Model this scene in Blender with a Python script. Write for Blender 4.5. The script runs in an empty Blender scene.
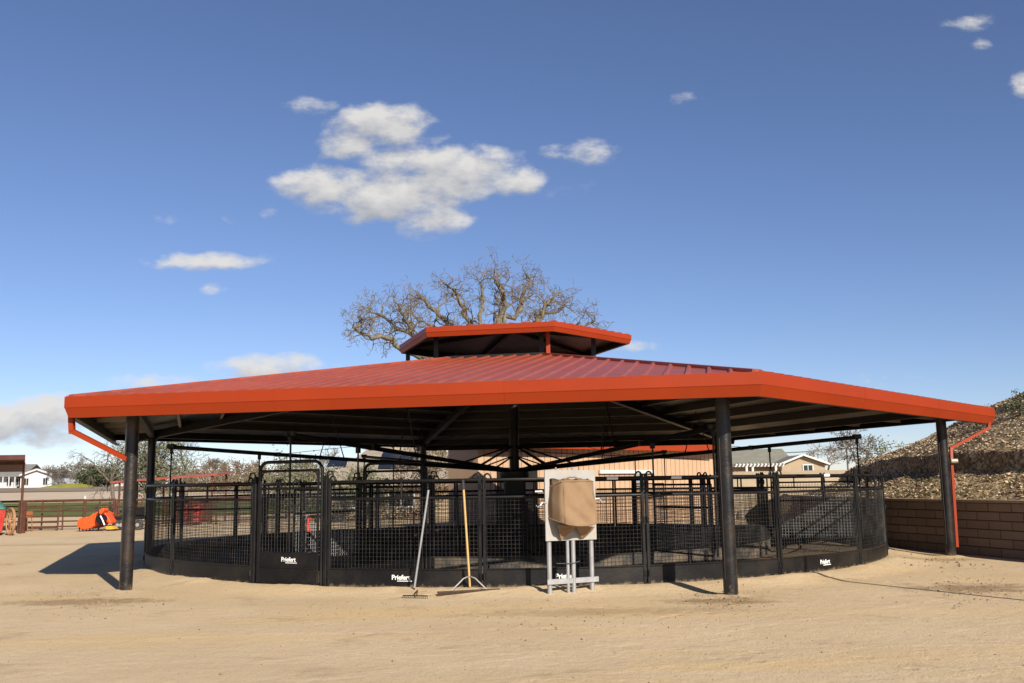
import bpy, math, random
from mathutils import Vector, Matrix, noise
R_ = math.radians
sc = bpy.context.scene
col = sc.collection
random.seed(7)

# ------------------------------------------------------------------ helpers
def srgb(r, g, b):
    f = lambda c: (c/255/12.92) if c/255 <= .04045 else ((c/255+.055)/1.055)**2.4
    return (f(r), f(g), f(b))

WL = {}            # world location of every empty / thing
def tag(o, label=None, cat=None, group=None, kind=None):
    if label: o['label'] = label
    if cat: o['category'] = cat
    if group: o['group'] = group
    if kind: o['kind'] = kind
    return o
def thing(name, label, cat, loc=(0, 0, 0), rz=0.0, group=None):
    o = bpy.data.objects.new(name, None); col.objects.link(o)
    o.empty_display_size = .3
    o.location = loc; o.rotation_euler = (0, 0, rz)
    WL[o.name] = Vector(loc)
    return tag(o, label, cat, group)
def copy_thing(o, loc, rz=None, label=None, group=None, scale=None):
    def rec(q, parent):
        c = q.copy(); col.objects.link(c)
        if parent: c.parent = parent
        for ch in list(q.children): rec(ch, c)
        return c
    c = rec(o, None)
    c.location = loc
    if rz is not None: c.rotation_euler = (0, 0, rz)
    if scale: c.scale = scale
    if label: c['label'] = label
    if group: c['group'] = group
    return c

class MB:
    """collects shapes in one coordinate frame; build() links them as one mesh object"""
    def __init__(s): s.v = []; s.f = []; s.mi = []; s.cur = 0; s.cols = None
    def add(s, vs, fs):
        b = len(s.v); s.v += [tuple(x) for x in vs]
        for f in fs: s.f.append(tuple(b+i for i in f)); s.mi.append(s.cur)
    def box(s, c, size, rot=None):
        hx, hy, hz = size[0]/2, size[1]/2, size[2]/2
        vs = [Vector((x, y, z)) for x in (-hx, hx) for y in (-hy, hy) for z in (-hz, hz)]
        if rot: vs = [rot @ v for v in vs]
        c = Vector(c); vs = [v+c for v in vs]
        s.add(vs, [(0, 1, 3, 2), (4, 6, 7, 5), (0, 4, 5, 1), (2, 3, 7, 6), (0, 2, 6, 4), (1, 5, 7, 3)])
    def bbox(s, c, size, b=.01, rot=None):
        """box with chamfered vertical and horizontal edges"""
        hx, hy, hz = size[0]/2, size[1]/2, size[2]/2
        b = min(b, hx*.9, hy*.9, hz*.9)
        def ring(x, y, z): return [(-x, -y+b, z), (-x+b, -y, z), (x-b, -y, z), (x, -y+b, z), (x, y-b, z), (x-b, y, z), (-x+b, y, z), (-x, y-b, z)]
        vs = ring(hx-b, hy-b, -hz) + ring(hx, hy, -hz+b) + ring(hx, hy, hz-b) + ring(hx-b, hy-b, hz)
        fs = [tuple(reversed(range(8))), tuple(range(24, 32))]
        for k in range(3):
            for i in range(8): fs.append((k*8+i, k*8+(i+1) % 8, k*8+8+(i+1) % 8, k*8+8+i))
        vs = [Vector(v) for v in vs]
        if rot: vs = [rot @ v for v in vs]
        c = Vector(c); s.add([v+c for v in vs], fs)
    def bar(s, a, b, w, h, up=(0, 0, 1)):
        a, b = Vector(a), Vector(b); d = (b-a); L = d.length
        if L < 1e-6: return
        d.normalize(); u = Vector(up)
        if abs(d.dot(u)) > .99: u = Vector((0, 1, 0))
        r = d.cross(u).normalized(); u = r.cross(d)
        vs = []
        for p in (a, b):
            for x, y in ((-1, -1), (1, -1), (1, 1), (-1, 1)): vs.append(p + r*(x*w/2) + u*(y*h/2))
        s.add(vs, [(3, 2, 1, 0), (4, 5, 6, 7), (0, 1, 5, 4), (1, 2, 6, 5), (2, 3, 7, 6), (3, 0, 4, 7)])
    def tube(s, path, rad, n=8, cap=True):
        path = [Vector(p) for p in path]
        rads = rad if isinstance(rad, (list, tuple)) else [rad]*len(path)
        vs = []; m = len(path); prev = None
        for i, p in enumerate(path):
            d = (path[min(i+1, m-1)] - path[max(i-1, 0)])
            if d.length < 1e-9: d = Vector((0, 0, 1))
            d.normalize()
            if prev is None:
                u = Vector((0, 0, 1)) if abs(d.z) < .9 else Vector((0, 1, 0))
                r = d.cross(u).normalized()
            else:
                r = (prev - d*prev.dot(d))
                r = r.normalized() if r.length > 1e-6 else d.cross(Vector((.3, .5, .8))).normalized()
            prev = r; u = r.cross(d)
            for k in range(n):
                a = 2*math.pi*k/n; vs.append(p + (r*math.cos(a) + u*math.sin(a))*rads[i])
        fs = []
        for i in range(m-1):
            for k in range(n): fs.append((i*n+k, i*n+(k+1) % n, (i+1)*n+(k+1) % n, (i+1)*n+k))
        if cap and n > 2:
            fs.append(tuple(reversed(range(n)))); fs.append(tuple(range((m-1)*n, m*n)))
        s.add(vs, fs)
    def lathe(s, c, prof, n=16, axis='z'):
        c = Vector(c); vs = []
        for r, z in prof:
            for k in range(n):
                a = 2*math.pi*k/n; x, y = r*math.cos(a), r*math.sin(a)
                vs.append(c + (Vector((x, y, z)) if axis == 'z' else Vector((z, x, y)) if axis == 'x' else Vector((x, z, y))))
        fs = []
        for i in range(len(prof)-1):
            for k in range(n): fs.append((i*n+k, i*n+(k+1) % n, (i+1)*n+(k+1) % n, (i+1)*n+k))
        fs.append(tuple(reversed(range(n)))); fs.append(tuple(range((len(prof)-1)*n, len(prof)*n)))
        s.add(vs, fs)
    def prism(s, poly, vec):
        """polygon (3D points) extruded along vec"""
        n = len(poly); p = [Vector(q) for q in poly]; v = Vector(vec)
        s.add(p+[q+v for q in p], [tuple(reversed(range(n))), tuple(range(n, 2*n))] + [(i, (i+1) % n, n+(i+1) % n, n+i) for i in range(n)])
    def build(s, name, mats, parent=None, local=False, smooth=False, origin=None, bevel=0):
        me = bpy.data.meshes.new(name)
        off = Vector((0, 0, 0))
        if origin is not None: off = Vector(origin)
        elif parent is not None and not local:
            q = parent
            while q.parent: q = q.parent
            off = WL[q.name]
        me.from_pydata([(v[0]-off.x, v[1]-off.y, v[2]-off.z) for v in s.v], [], s.f)
        if not isinstance(mats, (list, tuple)): mats = [mats]
        for m in mats: me.materials.append(m)
        if len(mats) > 1: me.polygons.foreach_set('material_index', s.mi)
        if s.cols:
            ca = me.color_attributes.new('tone', 'FLOAT_COLOR', 'CORNER')
            flat = []
            for f, c in zip(s.f, s.cols):
                for _ in f: flat += [c[0], c[1], c[2], 1]
            ca.data.foreach_set('color', flat)
        me.validate(); me.update()
        if smooth:
            for p in me.polygons: p.use_smooth = True
        o = bpy.data.objects.new(name, me); col.objects.link(o)
        if parent is not None: o.parent = parent
        if origin is not None: o.location = off; WL[o.name] = off
        if smooth == 'auto':
            m = o.modifiers.new('es', 'EDGE_SPLIT'); m.split_angle = R_(35)
        if bevel:
            m = o.modifiers.new('bv', 'BEVEL'); m.width = bevel; m.segments = 2; m.limit_method = 'ANGLE'
        return o

# ------------------------------------------------------------------ materials
def new_mat(name):
    m = bpy.data.materials.new(name); m.use_nodes = True
    nt = m.node_tree; nt.nodes.clear()
    out = nt.nodes.new('ShaderNodeOutputMaterial'); b = nt.nodes.new('ShaderNodeBsdfPrincipled')
    nt.links.new(b.outputs[0], out.inputs[0])
    return m, nt, b
def N(nt, t, **kw):
    n = nt.nodes.new(t)
    for k, v in kw.items():
        if k in n.inputs: n.inputs[k].default_value = v
        else: setattr(n, k, v)
    return n
def ramp(nt, fac, stops):
    r = nt.nodes.new('ShaderNodeValToRGB')
    el = r.color_ramp.elements
    while len(el) < len(stops): el.new(.5)
    for e, (p, c) in zip(el, stops): e.position = p; e.color = (*c, 1) if len(c) == 3 else c
    nt.links.new(fac, r.inputs[0]); return r
def mixc(nt, fac, a, b, mode='MIX'):
    m = nt.nodes.new('ShaderNodeMix'); m.data_type = 'RGBA'; m.blend_type = mode
    for sock, val in ((0, fac), (6, a), (7, b)):
        if isinstance(val, (int, float)): m.inputs[sock].default_value = val
        elif isinstance(val, tuple): m.inputs[sock].default_value = (*val[:3], 1)
        else: nt.links.new(val, m.inputs[sock])
    return m.outputs[2]
def math_(nt, op, a, b=None, c=None, clamp=False):
    m = nt.nodes.new('ShaderNodeMath'); m.operation = op; m.use_clamp = clamp
    for i, v in enumerate((a, b, c)):
        if v is None: continue
        if isinstance(v, (int, float)): m.inputs[i].default_value = v
        else: nt.links.new(v, m.inputs[i])
    return m.outputs[0]
def paint(name, c, rough=.5, metal=0.0, var=.15, scale=3.0, dirt=None, dirt_amt=.0, dirt_scale=1.5, bump=0.0, bscale=40, spec=.5, coat=0, rvar=.12, splash=0.0):
    """painted / raw surface with uneven tone, optional dirt patches and fine bump"""
    m, nt, b = new_mat(name)
    tc = N(nt, 'ShaderNodeTexCoord')
    n1 = N(nt, 'ShaderNodeTexNoise', Scale=scale, Detail=6.0, Roughness=.6); nt.links.new(tc.outputs['Object'], n1.inputs['Vector'])
    lo = tuple(x*(1-var) for x in c); hi = tuple(min(1, x*(1+var)) for x in c)
    cr = ramp(nt, n1.outputs[0], [(.3, lo), (.7, hi)]).outputs[0]
    if dirt:
        n2 = N(nt, 'ShaderNodeTexNoise', Scale=dirt_scale, Detail=8.0, Roughness=.68); nt.links.new(tc.outputs['Object'], n2.inputs['Vector'])
        k = ramp(nt, n2.outputs[0], [(.45, (0, 0, 0)), (.72, (1, 1, 1))]).outputs[0]
        cr = mixc(nt, math_(nt, 'MULTIPLY', k, dirt_amt), cr, dirt)
    if splash:
        sz = N(nt, 'ShaderNodeSeparateXYZ'); nt.links.new(tc.outputs['Object'], sz.inputs[0])
        n4 = N(nt, 'ShaderNodeTexNoise', Scale=9.0, Detail=8.0, Roughness=.75); nt.links.new(tc.outputs['Object'], n4.inputs['Vector'])
        kk = math_(nt, 'ADD', math_(nt, 'MULTIPLY_ADD', sz.outputs[2], -1/splash, .45), math_(nt, 'MULTIPLY_ADD', n4.outputs[0], 2.2, -1.1))
        cr = mixc(nt, math_(nt, 'MULTIPLY', ramp(nt, kk, [(.1, (0, 0, 0)), (.7, (1, 1, 1))]).outputs[0], .55), cr, (.36, .255, .15))
    nt.links.new(cr, b.inputs['Base Color'])
    rr = math_(nt, 'MULTIPLY_ADD', n1.outputs[0], rvar*2, rough-rvar, clamp=True)
    nt.links.new(rr, b.inputs['Roughness'])
    b.inputs['Metallic'].default_value = metal
    b.inputs['Specular IOR Level'].default_value = spec
    if coat: b.inputs['Coat Weight'].default_value = coat; b.inputs['Coat Roughness'].default_value = .2
    if bump:
        n3 = N(nt, 'ShaderNodeTexNoise', Scale=bscale, Detail=5.0); nt.links.new(tc.outputs['Object'], n3.inputs['Vector'])
        bp = N(nt, 'ShaderNodeBump', Strength=bump, Distance=.02); nt.links.new(n3.outputs[0], bp.inputs['Height']); nt.links.new(bp.outputs[0], b.inputs['Normal'])
    return m
M = {}
DUST = (.34, .25, .15)
M['black'] = paint('black_paint', (.006, .006, .007), .42, 0, .3, 2, DUST, .035, 2.5, .08, 60, .3)
M['black_pipe'] = paint('black_pipe_paint', (.011, .0105, .011), .36, .1, .4, 4, (.16, .10, .06), .30, 2.2, .25, 30, splash=.30)
M['kick'] = paint('black_rubber_plate', (.007, .007, .008), .45, 0, .3, 1.5, DUST, .045, 1.8, .15, 25, .25, splash=.11)
M['kick_dusty'] = paint('dusty_plate', (.035, .032, .028), .75, 0, .35, 2.5, DUST, .45, 3.0, .2, 25)
M['wire'] = paint('wire_coating', (.028, .028, .029), .38, .3, .3, 4, DUST, .15, 4)
M['white'] = paint('white_vinyl', (.8, .8, .78), .5, 0, .04)
M['orange'] = paint('orange_red_steel', (.29, .031, .004), .5, 0, .06, .8, (.24, .034, .006), .3, 1.1, .25, 2.5, .28)
M['underside'] = paint('raw_deck_underside', (.25, .22, .185), .5, .2, .15, 1.2, (.05, .035, .025), .4, 1.6)
M['beam'] = paint('dark_brown_beam', (.012, .009, .007), .5, .1, .3, 2)
M['purlin'] = paint('shaded_purlin', (.07, .05, .035), .5, .1, .2, 2)
M['purlin_pale'] = paint('pale_brown_and_lit_lip', (.36, .28, .21), .5, .1, .2, 2)  # light caught by the purlin lips painted pale; outriggers share the colour
M['galv'] = paint('galvanised_steel', (.36, .365, .37), .42, .4, .14, 6, (.3, .28, .25), .3, 3, .08, 80)
M['board'] = paint('pale_grey_board', (.35, .335, .31), .6, 0, .08, 4, (.30, .25, .18), .4, 3, .1, 60)
M['cloth'] = paint('brown_canvas', (.255, .165, .095), .85, 0, .08, 4, (.34, .23, .13), .3, 5, .35, 180, .2)
M['wood'] = paint('pale_wood', (.55, .36, .14), .55, 0, .15, 8, (.3, .2, .1), .25, 8)
M['grip'] = paint('dark_grip', (.03, .03, .035), .5, 0, .2)
M['bristle'] = paint('dark_bristle', (.06, .035, .02), .9, 0, .3, 20, None, 0, 1, .5, 120)
M['red'] = paint('faded_red', (.42, .03, .02), .45, 0, .2, 4, (.25, .12, .07), .4, 4)
M['rust'] = paint('rusty_pipe', (.085, .032, .018), .75, .2, .35, 4, (.19, .075, .03), .5, 6, .3, 60)
M['rust_roof'] = paint('rusty_red_sheet', (.10, .032, .024), .6, .2, .25, 1.5, (.1, .05, .035), .5, 1.5)
M['tiller'] = paint('bright_orange_paint', (.72, .085, .012), .4, 0, .12, 3, (.3, .12, .04), .3, 5)
M['tyre'] = paint('black_tyre', (.02, .02, .02), .85, 0, .2, 5, DUST, .3, 5)
M['green_tarp'] = paint('green_tarp', (.05, .14, .11), .7, 0, .25, 5)
M['siding_white'] = paint('white_siding', (.6, .61, .62), .6, 0, .03)
M['shingle'] = paint('grey_shingle', (.20, .19, .175), .9, 0, .2, 3, (.12, .12, .11), .4, 6, .4, 12)
M['shingle_tan'] = paint('tan_shingle', (.30, .25, .19), .9, 0, .2, 3, (.2, .17, .12), .4, 6, .4, 12)
M['stucco_tan'] = paint('tan_stucco', (.36, .275, .18), .85, 0, .08, 2, (.29, .225, .15), .3, 1.5, .2, 30)
M['glass'] = paint('dark_window', (.02, .025, .03), .12, 0, .1)
M['solar'] = paint('blue_solar_cell', (.012, .017, .03), .4, 0, .25, 2)
M['trim_white'] = paint('white_trim', (.58, .565, .53), .55, 0, .08)
M['grass'] = None

def bark(name, a, b_):
    return paint(name, a, .9, 0, .35, 5, b_, .6, 3, .5, 25, .15)
M['bark_oak'] = bark('oak_bark', (.14, .115, .08), (.28, .24, .155))
M['bark_grey'] = bark('grey_bark', (.14, .11, .085), (.22, .19, .15))
M['twig_oak'] = paint('oak_twigs', (.15, .115, .08), .9, 0, .3, .8, (.24, .19, .12), .5, .6, 0, 1, .15)
M['twig_grey'] = paint('grey_twigs', (.15, .125, .095), .9, 0, .3, .6, None, 0, 1, 0, 1, .15)
M['twig_russet'] = paint('russet_twigs', (.165, .112, .068), .9, 0, .3, .6, None, 0, 1, 0, 1, .15)

def leaf(name, a, b_):
    m, nt, b = new_mat(name)
    at = N(nt, 'ShaderNodeVertexColor', layer_name='tone')
    sp = N(nt, 'ShaderNodeSeparateColor'); nt.links.new(at.outputs[0], sp.inputs[0])
    nt.links.new(ramp(nt, sp.outputs[0], [(0, a), (1, b_)]).outputs[0], b.inputs['Base Color'])
    b.inputs['Roughness'].default_value = .7; b.inputs['Specular IOR Level'].default_value = .25
    return m
M['leaf_olive'] = leaf('grey_olive_leaf', (.085, .09, .045), (.22, .215, .135))
M['leaf_dark'] = leaf('dark_evergreen_leaf', (.018, .03, .012), (.07, .085, .03))
M['leaf_russet'] = leaf('russet_leaf', (.12, .085, .045), (.19, .13, .072))
M['leaf_bush'] = leaf('bush_leaf', (.035, .05, .018), (.13, .14, .055))
M['litter'] = leaf('dry_leaf_chip', (.16, .11, .06), (.72, .56, .37))
M['clod'] = leaf('dry_dirt_clod', (.15, .095, .055), (.38, .27, .16))

# ------------------------------------------------------------------ camera
H = 1.65
PITCH, ROLL, F = .1459, -.0146, 969.2
cam = bpy.data.cameras.new('camera'); co = bpy.data.objects.new('camera', cam); col.objects.link(co)
fw = Vector((0, math.cos(PITCH), math.sin(PITCH))); up = Vector((0, -math.sin(PITCH), math.cos(PITCH))); rt = Vector((1, 0, 0))
r2 = rt*math.cos(ROLL) + up*math.sin(ROLL); u2 = -rt*math.sin(ROLL) + up*math.cos(ROLL)
mw = Matrix((r2, u2, -fw)).transposed().to_4x4(); mw.translation = (0, 0, H)
co.matrix_world = mw
cam.lens = F/1024*36; cam.sensor_width = 36; cam.clip_start = .1; cam.clip_end = 9000
sc.camera = co
def ray(x, y): return fw + r2*((x-512)/F) + u2*((341.5-y)/F)
def at(x, y, Y):
    """the point of the place that lies Y metres down the yard in the direction measured at (x, y) in the photograph"""
    d = ray(x, y); t = Y/d.y
    return Vector((d.x*t, Y, H + d.z*t))
def gpt0(x, y):
    d = ray(x, y); t = -H/d.z
    return Vector((d.x*t, d.y*t, 0))
def hexp(k, r, z): 
    a = ROT + k*math.pi/3
    return Vector((CX+r*math.cos(a), CY+r*math.sin(a), z))

# ------------------------------------------------------------------ sky, sun
SUN_AZ = (.47, -.88); SUN_EL = R_(28.6)
w = bpy.data.worlds.new('World'); sc.world = w; w.use_nodes = True
nt = w.node_tree; nt.nodes.clear()
wo = N(nt, 'ShaderNodeOutputWorld'); bg = N(nt, 'ShaderNodeBackground'); nt.links.new(bg.outputs[0], wo.inputs[0])
SKY = .071
bg.inputs[1].default_value = SKY
sky = N(nt, 'ShaderNodeTexSky'); sky.sky_type = 'NISHITA'; sky.sun_disc = False
sky.sun_elevation = SUN_EL; sky.sun_rotation = math.atan2(SUN_AZ[0], SUN_AZ[1])
sky.altitude = 1500; sky.air_density = 1.0; sky.dust_density = .1; sky.ozone_density = 4.5
tc = N(nt, 'ShaderNodeTexCoord')
# clouds stand in the sky at measured bearings: (bearing x/y, height z/y, half widths, strength)
CL = [(382, 126, 46, 23, 1), (352, 140, 34, 19, .9), (432, 138, 20, 9, .42), (330, 186, 52, 19, 1), (392, 200, 66, 22, 1.1), (410, 186, 70, 20, .95), (430, 217, 40, 18, .85), (400, 158, 52, 15, .8), (372, 150, 40, 14, .6),
      (455, 172, 62, 25, 1.05), (508, 180, 38, 15, .9), (312, 105, 24, 10, .64), (581, 152, 36, 12, .62), (560, 189, 26, 9, .3), (205, 261, 62, 9, .72), (172, 219, 18, 7, .42),
      (215, 288, 17, 6, .45), (222, 222, 10, 6, .26), (270, 211, 12, 5, .25), (268, 367, 48, 13, 1.0), (150, 384, 46, 7, .45), (972, 22, 24, 9, .5), (982, 44, 12, 7, .42),
      (1024, 86, 14, 12, .6), (0, 420, 90, 18, 1.0), (45, 412, 60, 15, .95), (70, 438, 80, 9, .55), (150, 383, 44, 9, .6), (637, 346, 26, 7, .42), (885, 380, 34, 7, .3), (685, 101, 16, 7, .24), (330, 372, 26, 7, .4)]
def dirq(x, y):
    d = ray(x, y); return d.x/d.y, d.z/d.y
def cloud_density(vec):
    sp = N(nt, 'ShaderNodeSeparateXYZ'); nt.links.new(vec, sp.inputs[0])
    yy = math_(nt, 'MAXIMUM', sp.outputs[1], .02)
    U = math_(nt, 'DIVIDE', sp.outputs[0], yy); V = math_(nt, 'DIVIDE', sp.outputs[2], yy)
    best = None
    for (x, y, a, b, s) in CL:
        u0, v0 = dirq(x, y); a_ = a/F; b_ = b/F*1.05
        du = math_(nt, 'MULTIPLY_ADD', U, 1/a_, -u0/a_); dv = math_(nt, 'MULTIPLY_ADD', V, 1/b_, -v0/b_)
        r = math_(nt, 'MULTIPLY_ADD', du, du, math_(nt, 'MULTIPLY', dv, dv))
        e = math_(nt, 'MULTIPLY_ADD', r, -s*.55, s)
        best = e if best is None else math_(nt, 'SMOOTH_MAX', best, e, .12)
    return best, U, V
def cloud_noise(U, V, scale, det=10, rough=.57):
    c = N(nt, 'ShaderNodeCombineXYZ'); nt.links.new(U, c.inputs[0]); nt.links.new(math_(nt, 'MULTIPLY', V, 1.7), c.inputs[1])
    n = N(nt, 'ShaderNodeTexNoise', Scale=scale, Detail=float(det), Roughness=rough); nt.links.new(c.outputs[0], n.inputs['Vector']); return n.outputs[0]
def shifted(dx, dz):
    v = N(nt, 'ShaderNodeVectorMath', operation='ADD'); nt.links.new(tc.outputs['Generated'], v.inputs[0]); v.inputs[1].default_value = (dx, 0, dz); return v.outputs[0]
D1, U1, V1 = cloud_density(tc.outputs['Generated'])
n1 = cloud_noise(U1, V1, 26)
den = math_(nt, 'ADD', D1, math_(nt, 'MULTIPLY_ADD', n1, 1.85, -1.05))
D2, U2, V2 = cloud_density(shifted(.006, .014))
n2 = cloud_noise(U2, V2, 26)
den2 = math_(nt, 'ADD', D2, math_(nt, 'MULTIPLY_ADD', n2, 1.85, -1.05))
alpha = N(nt, 'ShaderNodeMapRange', interpolation_type='SMOOTHSTEP'); alpha.inputs[1].default_value = .0; alpha.inputs[2].default_value = .8
nt.links.new(den, alpha.inputs[0])
lit = math_(nt, 'MULTIPLY_ADD', math_(nt, 'SUBTRACT', den, den2), .85, .50, clamp=True)
cc = ramp(nt, lit, [(0.0, (3.5, 3.6, 3.9)), (.45, (4.8, 4.8, 4.9)), (1, (6.6, 6.4, 6.1))])
skyc = mixc(nt, 1.0, sky.outputs[0], (1.02, .905, .95), 'MULTIPLY')
nt.links.new(mixc(nt, math_(nt, 'MULTIPLY', alpha.outputs[0], .94), skyc, cc.outputs[0]), bg.inputs[0])

sl = bpy.data.lights.new('sun', 'SUN'); sl.energy = 4.2; sl.angle = R_(.53); sl.color = (1, .92, .80)
so = bpy.data.objects.new('sun', sl); col.objects.link(so)
sv = Vector((SUN_AZ[0]*math.cos(SUN_EL), SUN_AZ[1]*math.cos(SUN_EL), math.sin(SUN_EL)))
so.rotation_euler = sv.to_track_quat('Z', 'Y').to_euler(); so.location = sv*60

# ------------------------------------------------------------------ ground
CX, CY, ROT = .015, 23.65, -2.2973
RING, RIN = 8.30, 5.9
def sm(a, b, x):
    t = max(0, min(1, (x-a)/(b-a))); return t*t*(3-2*t)
BASES = [(-6.40, 16.33), (3.117, 14.42), (9.22, 20.95)]
def gz(x, y):
    d = math.hypot(x-CX, y-CY)
    z = .07*(1-sm(8.45, 9.3, d))
    z += .02*(noise.noise(Vector((x*.35, y*.35, 3)))) * sm(9.5, 11, d)
    z += .045*sm(8.2, 8.4, d)*(1-sm(8.45, 8.8, d))*max(0, .3+noise.noise(Vector((x*1.3, y*1.3, 9)))+.5*noise.noise(Vector((x*4, y*4, 2))))
    for c_ in BASES: z += .045*math.exp(-((x-c_[0])**2+(y-c_[1])**2)/.05)*(.8+.6*noise.noise(Vector((x*5, y*5, 1))))
    s = sm(2, 14, x)
    z += (2.1*sm(66, 150, y))*(1-s) + (2.2*sm(42, 60, y)-1.0*sm(63, 77, y))*s
    return z
def grid(xs, ys, fz):
    mb = MB(); nx = len(xs)
    mb.v = [(x, y, fz(x, y)) for y in ys for x in xs]
    mb.f = [(j*nx+i, j*nx+i+1, (j+1)*nx+i+1, (j+1)*nx+i) for j in range(len(ys)-1) for i in range(nx-1)]
    mb.mi = [0]*len(mb.f); return mb
def spaced(segs):
    out = []
    for a, b, st in segs:
        n = max(1, round((b-a)/st)); out += [a+(b-a)*i/n for i in range(n)]
    return out+[segs[-1][1]]
xs = spaced([(-4000, -400, 600), (-400, -60, 20), (-60, -14, 2), (-14, 14, .125), (14, 60, 2), (60, 400, 20), (400, 4000, 600)])
ys = spaced([(-300, -10, 30), (-10, 6, 2), (6, 13, .25), (13, 34, .125), (34, 60, 1), (60, 170, 4), (170, 600, 40), (600, 5000, 600)])
mD, nt, b = new_mat('dry_dirt')
tcd = N(nt, 'ShaderNodeTexCoord')
def tn(scale, det=6.0, rough=.6, src=None, dist=0.0):
    n = N(nt, 'ShaderNodeTexNoise', Scale=scale, Detail=det, Roughness=rough, Distortion=dist); nt.links.new(src or tcd.outputs['Object'], n.inputs['Vector']); return n.outputs[0]
mp = N(nt, 'ShaderNodeMapping'); mp.inputs['Scale'].default_value = (.22, 1.0, 1); mp.inputs['Rotation'].default_value = (0, 0, R_(7)); nt.links.new(tcd.outputs['Object'], mp.inputs[0])
streak = tn(.75, 5.0, .55, mp.outputs[0], .6)
c0 = ramp(nt, tn(.5, 8.0, .62), [(.25, (.53, .395, .235)), (.5, (.60, .455, .275)), (.75, (.67, .52, .33))]).outputs[0]
c1 = mixc(nt, ramp(nt, streak, [(.5, (0, 0, 0)), (.68, (1, 1, 1))]).outputs[0], c0, (.64, .46, .235))
c1 = mixc(nt, math_(nt, 'MULTIPLY', ramp(nt, tn(.9, 9.0, .72, None, .3), [(.56, (0, 0, 0)), (.72, (1, 1, 1))]).outputs[0], .55), c1, (.27, .17, .09))
c1 = mixc(nt, math_(nt, 'MULTIPLY', ramp(nt, tn(7.0, 6.0, .7), [(.58, (0, 0, 0)), (.75, (1, 1, 1))]).outputs[0], .4), c1, (.30, .20, .115))
c1 = mixc(nt, math_(nt, 'MULTIPLY', ramp(nt, tn(34, 4.0, .7), [(.52, (0, 0, 0)), (.75, (1, 1, 1))]).outputs[0], .55), c1, (.27, .185, .11))
grain = tn(95, 3.0, .8)
c1 = mixc(nt, math_(nt, 'MULTIPLY', ramp(nt, grain, [(.52, (0, 0, 0)), (.7, (1, 1, 1))]).outputs[0], .42), c1, (.30, .19, .115))
c1 = mixc(nt, math_(nt, 'MULTIPLY', ramp(nt, grain, [(.34, (1, 1, 1)), (.48, (0, 0, 0))]).outputs[0], .4), c1, (.72, .58, .41))
# damp stains and trodden manure where the yard has them
for (px, py, rx, ry, amt) in ((85, 602, 1.5, .55, .5), (722, 601, .95, .45, .55), (975, 588, 1.2, .8, .55), (930, 560, 1.3, .5, .35), (600, 612, 2.4, .5, .25), (40, 545, 2.6, .7, .22)):
    q = gpt0(px, py); v = N(nt, 'ShaderNodeVectorMath', operation='SUBTRACT'); nt.links.new(tcd.outputs['Object'], v.inputs[0]); v.inputs[1].default_value = q
    v2 = N(nt, 'ShaderNodeVectorMath', operation='MULTIPLY'); nt.links.new(v.outputs[0], v2.inputs[0]); v2.inputs[1].default_value = (1/rx, 1/ry, 0)
    ln = N(nt, 'ShaderNodeVectorMath', operation='LENGTH'); nt.links.new(v2.outputs[0], ln.inputs[0])
    k = math_(nt, 'ADD', math_(nt, 'MULTIPLY_ADD', ln.outputs['Value'], -.55, .55), math_(nt, 'MULTIPLY_ADD', tn(3.2, 8.0, .72), 1.6, -.8))
    c1 = mixc(nt, math_(nt, 'MULTIPLY', ramp(nt, k, [(.0, (0, 0, 0)), (.32, (1, 1, 1))]).outputs[0], amt*1.5), c1, (.27, .18, .095))
# wheel tracks sweeping across the yard
trk = None
for (cx_, cy_, rad_) in ((3, -44, 54.1), (3, -44, 55.7), (-30, 60, 58.5), (-30, 60, 60.1), (14, -20, 30.3), (14, -20, 31.8)):
    v = N(nt, 'ShaderNodeVectorMath', operation='DISTANCE'); nt.links.new(tcd.outputs['Object'], v.inputs[0]); v.inputs[1].default_value = (cx_, cy_, 0)
    dd_ = math_(nt, 'ABSOLUTE', math_(nt, 'ADD', v.outputs['Value'], math_(nt, 'MULTIPLY_ADD', tn(.6, 2.0), .25, -rad_-.12)))
    m_ = N(nt, 'ShaderNodeMapRange', interpolation_type='SMOOTHSTEP'); m_.inputs[1].default_value = .07; m_.inputs[2].default_value = .14; m_.inputs[3].default_value = 1; m_.inputs[4].default_value = 0; nt.links.new(dd_, m_.inputs[0])
    trk = m_.outputs[0] if trk is None else math_(nt, 'MAXIMUM', trk, m_.outputs[0])
trk = math_(nt, 'MULTIPLY', trk, ramp(nt, tn(1.1, 5.0, .7), [(.4, (0, 0, 0)), (.6, (1, 1, 1))]).outputs[0])
c1 = mixc(nt, math_(nt, 'MULTIPLY', trk, .15), c1, (.70, .54, .35))
# dark footing inside the ring, with the shade under the roof painted into it
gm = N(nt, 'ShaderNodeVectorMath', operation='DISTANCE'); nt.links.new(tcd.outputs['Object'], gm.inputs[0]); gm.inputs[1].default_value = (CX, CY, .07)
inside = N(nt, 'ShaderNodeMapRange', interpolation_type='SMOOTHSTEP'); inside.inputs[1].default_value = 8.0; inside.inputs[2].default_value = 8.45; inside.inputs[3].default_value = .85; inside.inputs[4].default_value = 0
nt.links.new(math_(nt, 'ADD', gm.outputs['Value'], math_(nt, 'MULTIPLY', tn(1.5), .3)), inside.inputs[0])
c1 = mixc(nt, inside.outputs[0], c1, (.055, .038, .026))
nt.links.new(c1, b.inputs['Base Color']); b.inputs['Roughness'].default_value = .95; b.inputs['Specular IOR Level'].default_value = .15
hsum = math_(nt, 'ADD', math_(nt, 'MULTIPLY', tn(5.0, 8.0, .65), .7), math_(nt, 'MULTIPLY', tn(40, 5.0, .65), .25))
hsum = math_(nt, 'ADD', hsum, math_(nt, 'MULTIPLY', streak, .5))
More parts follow.
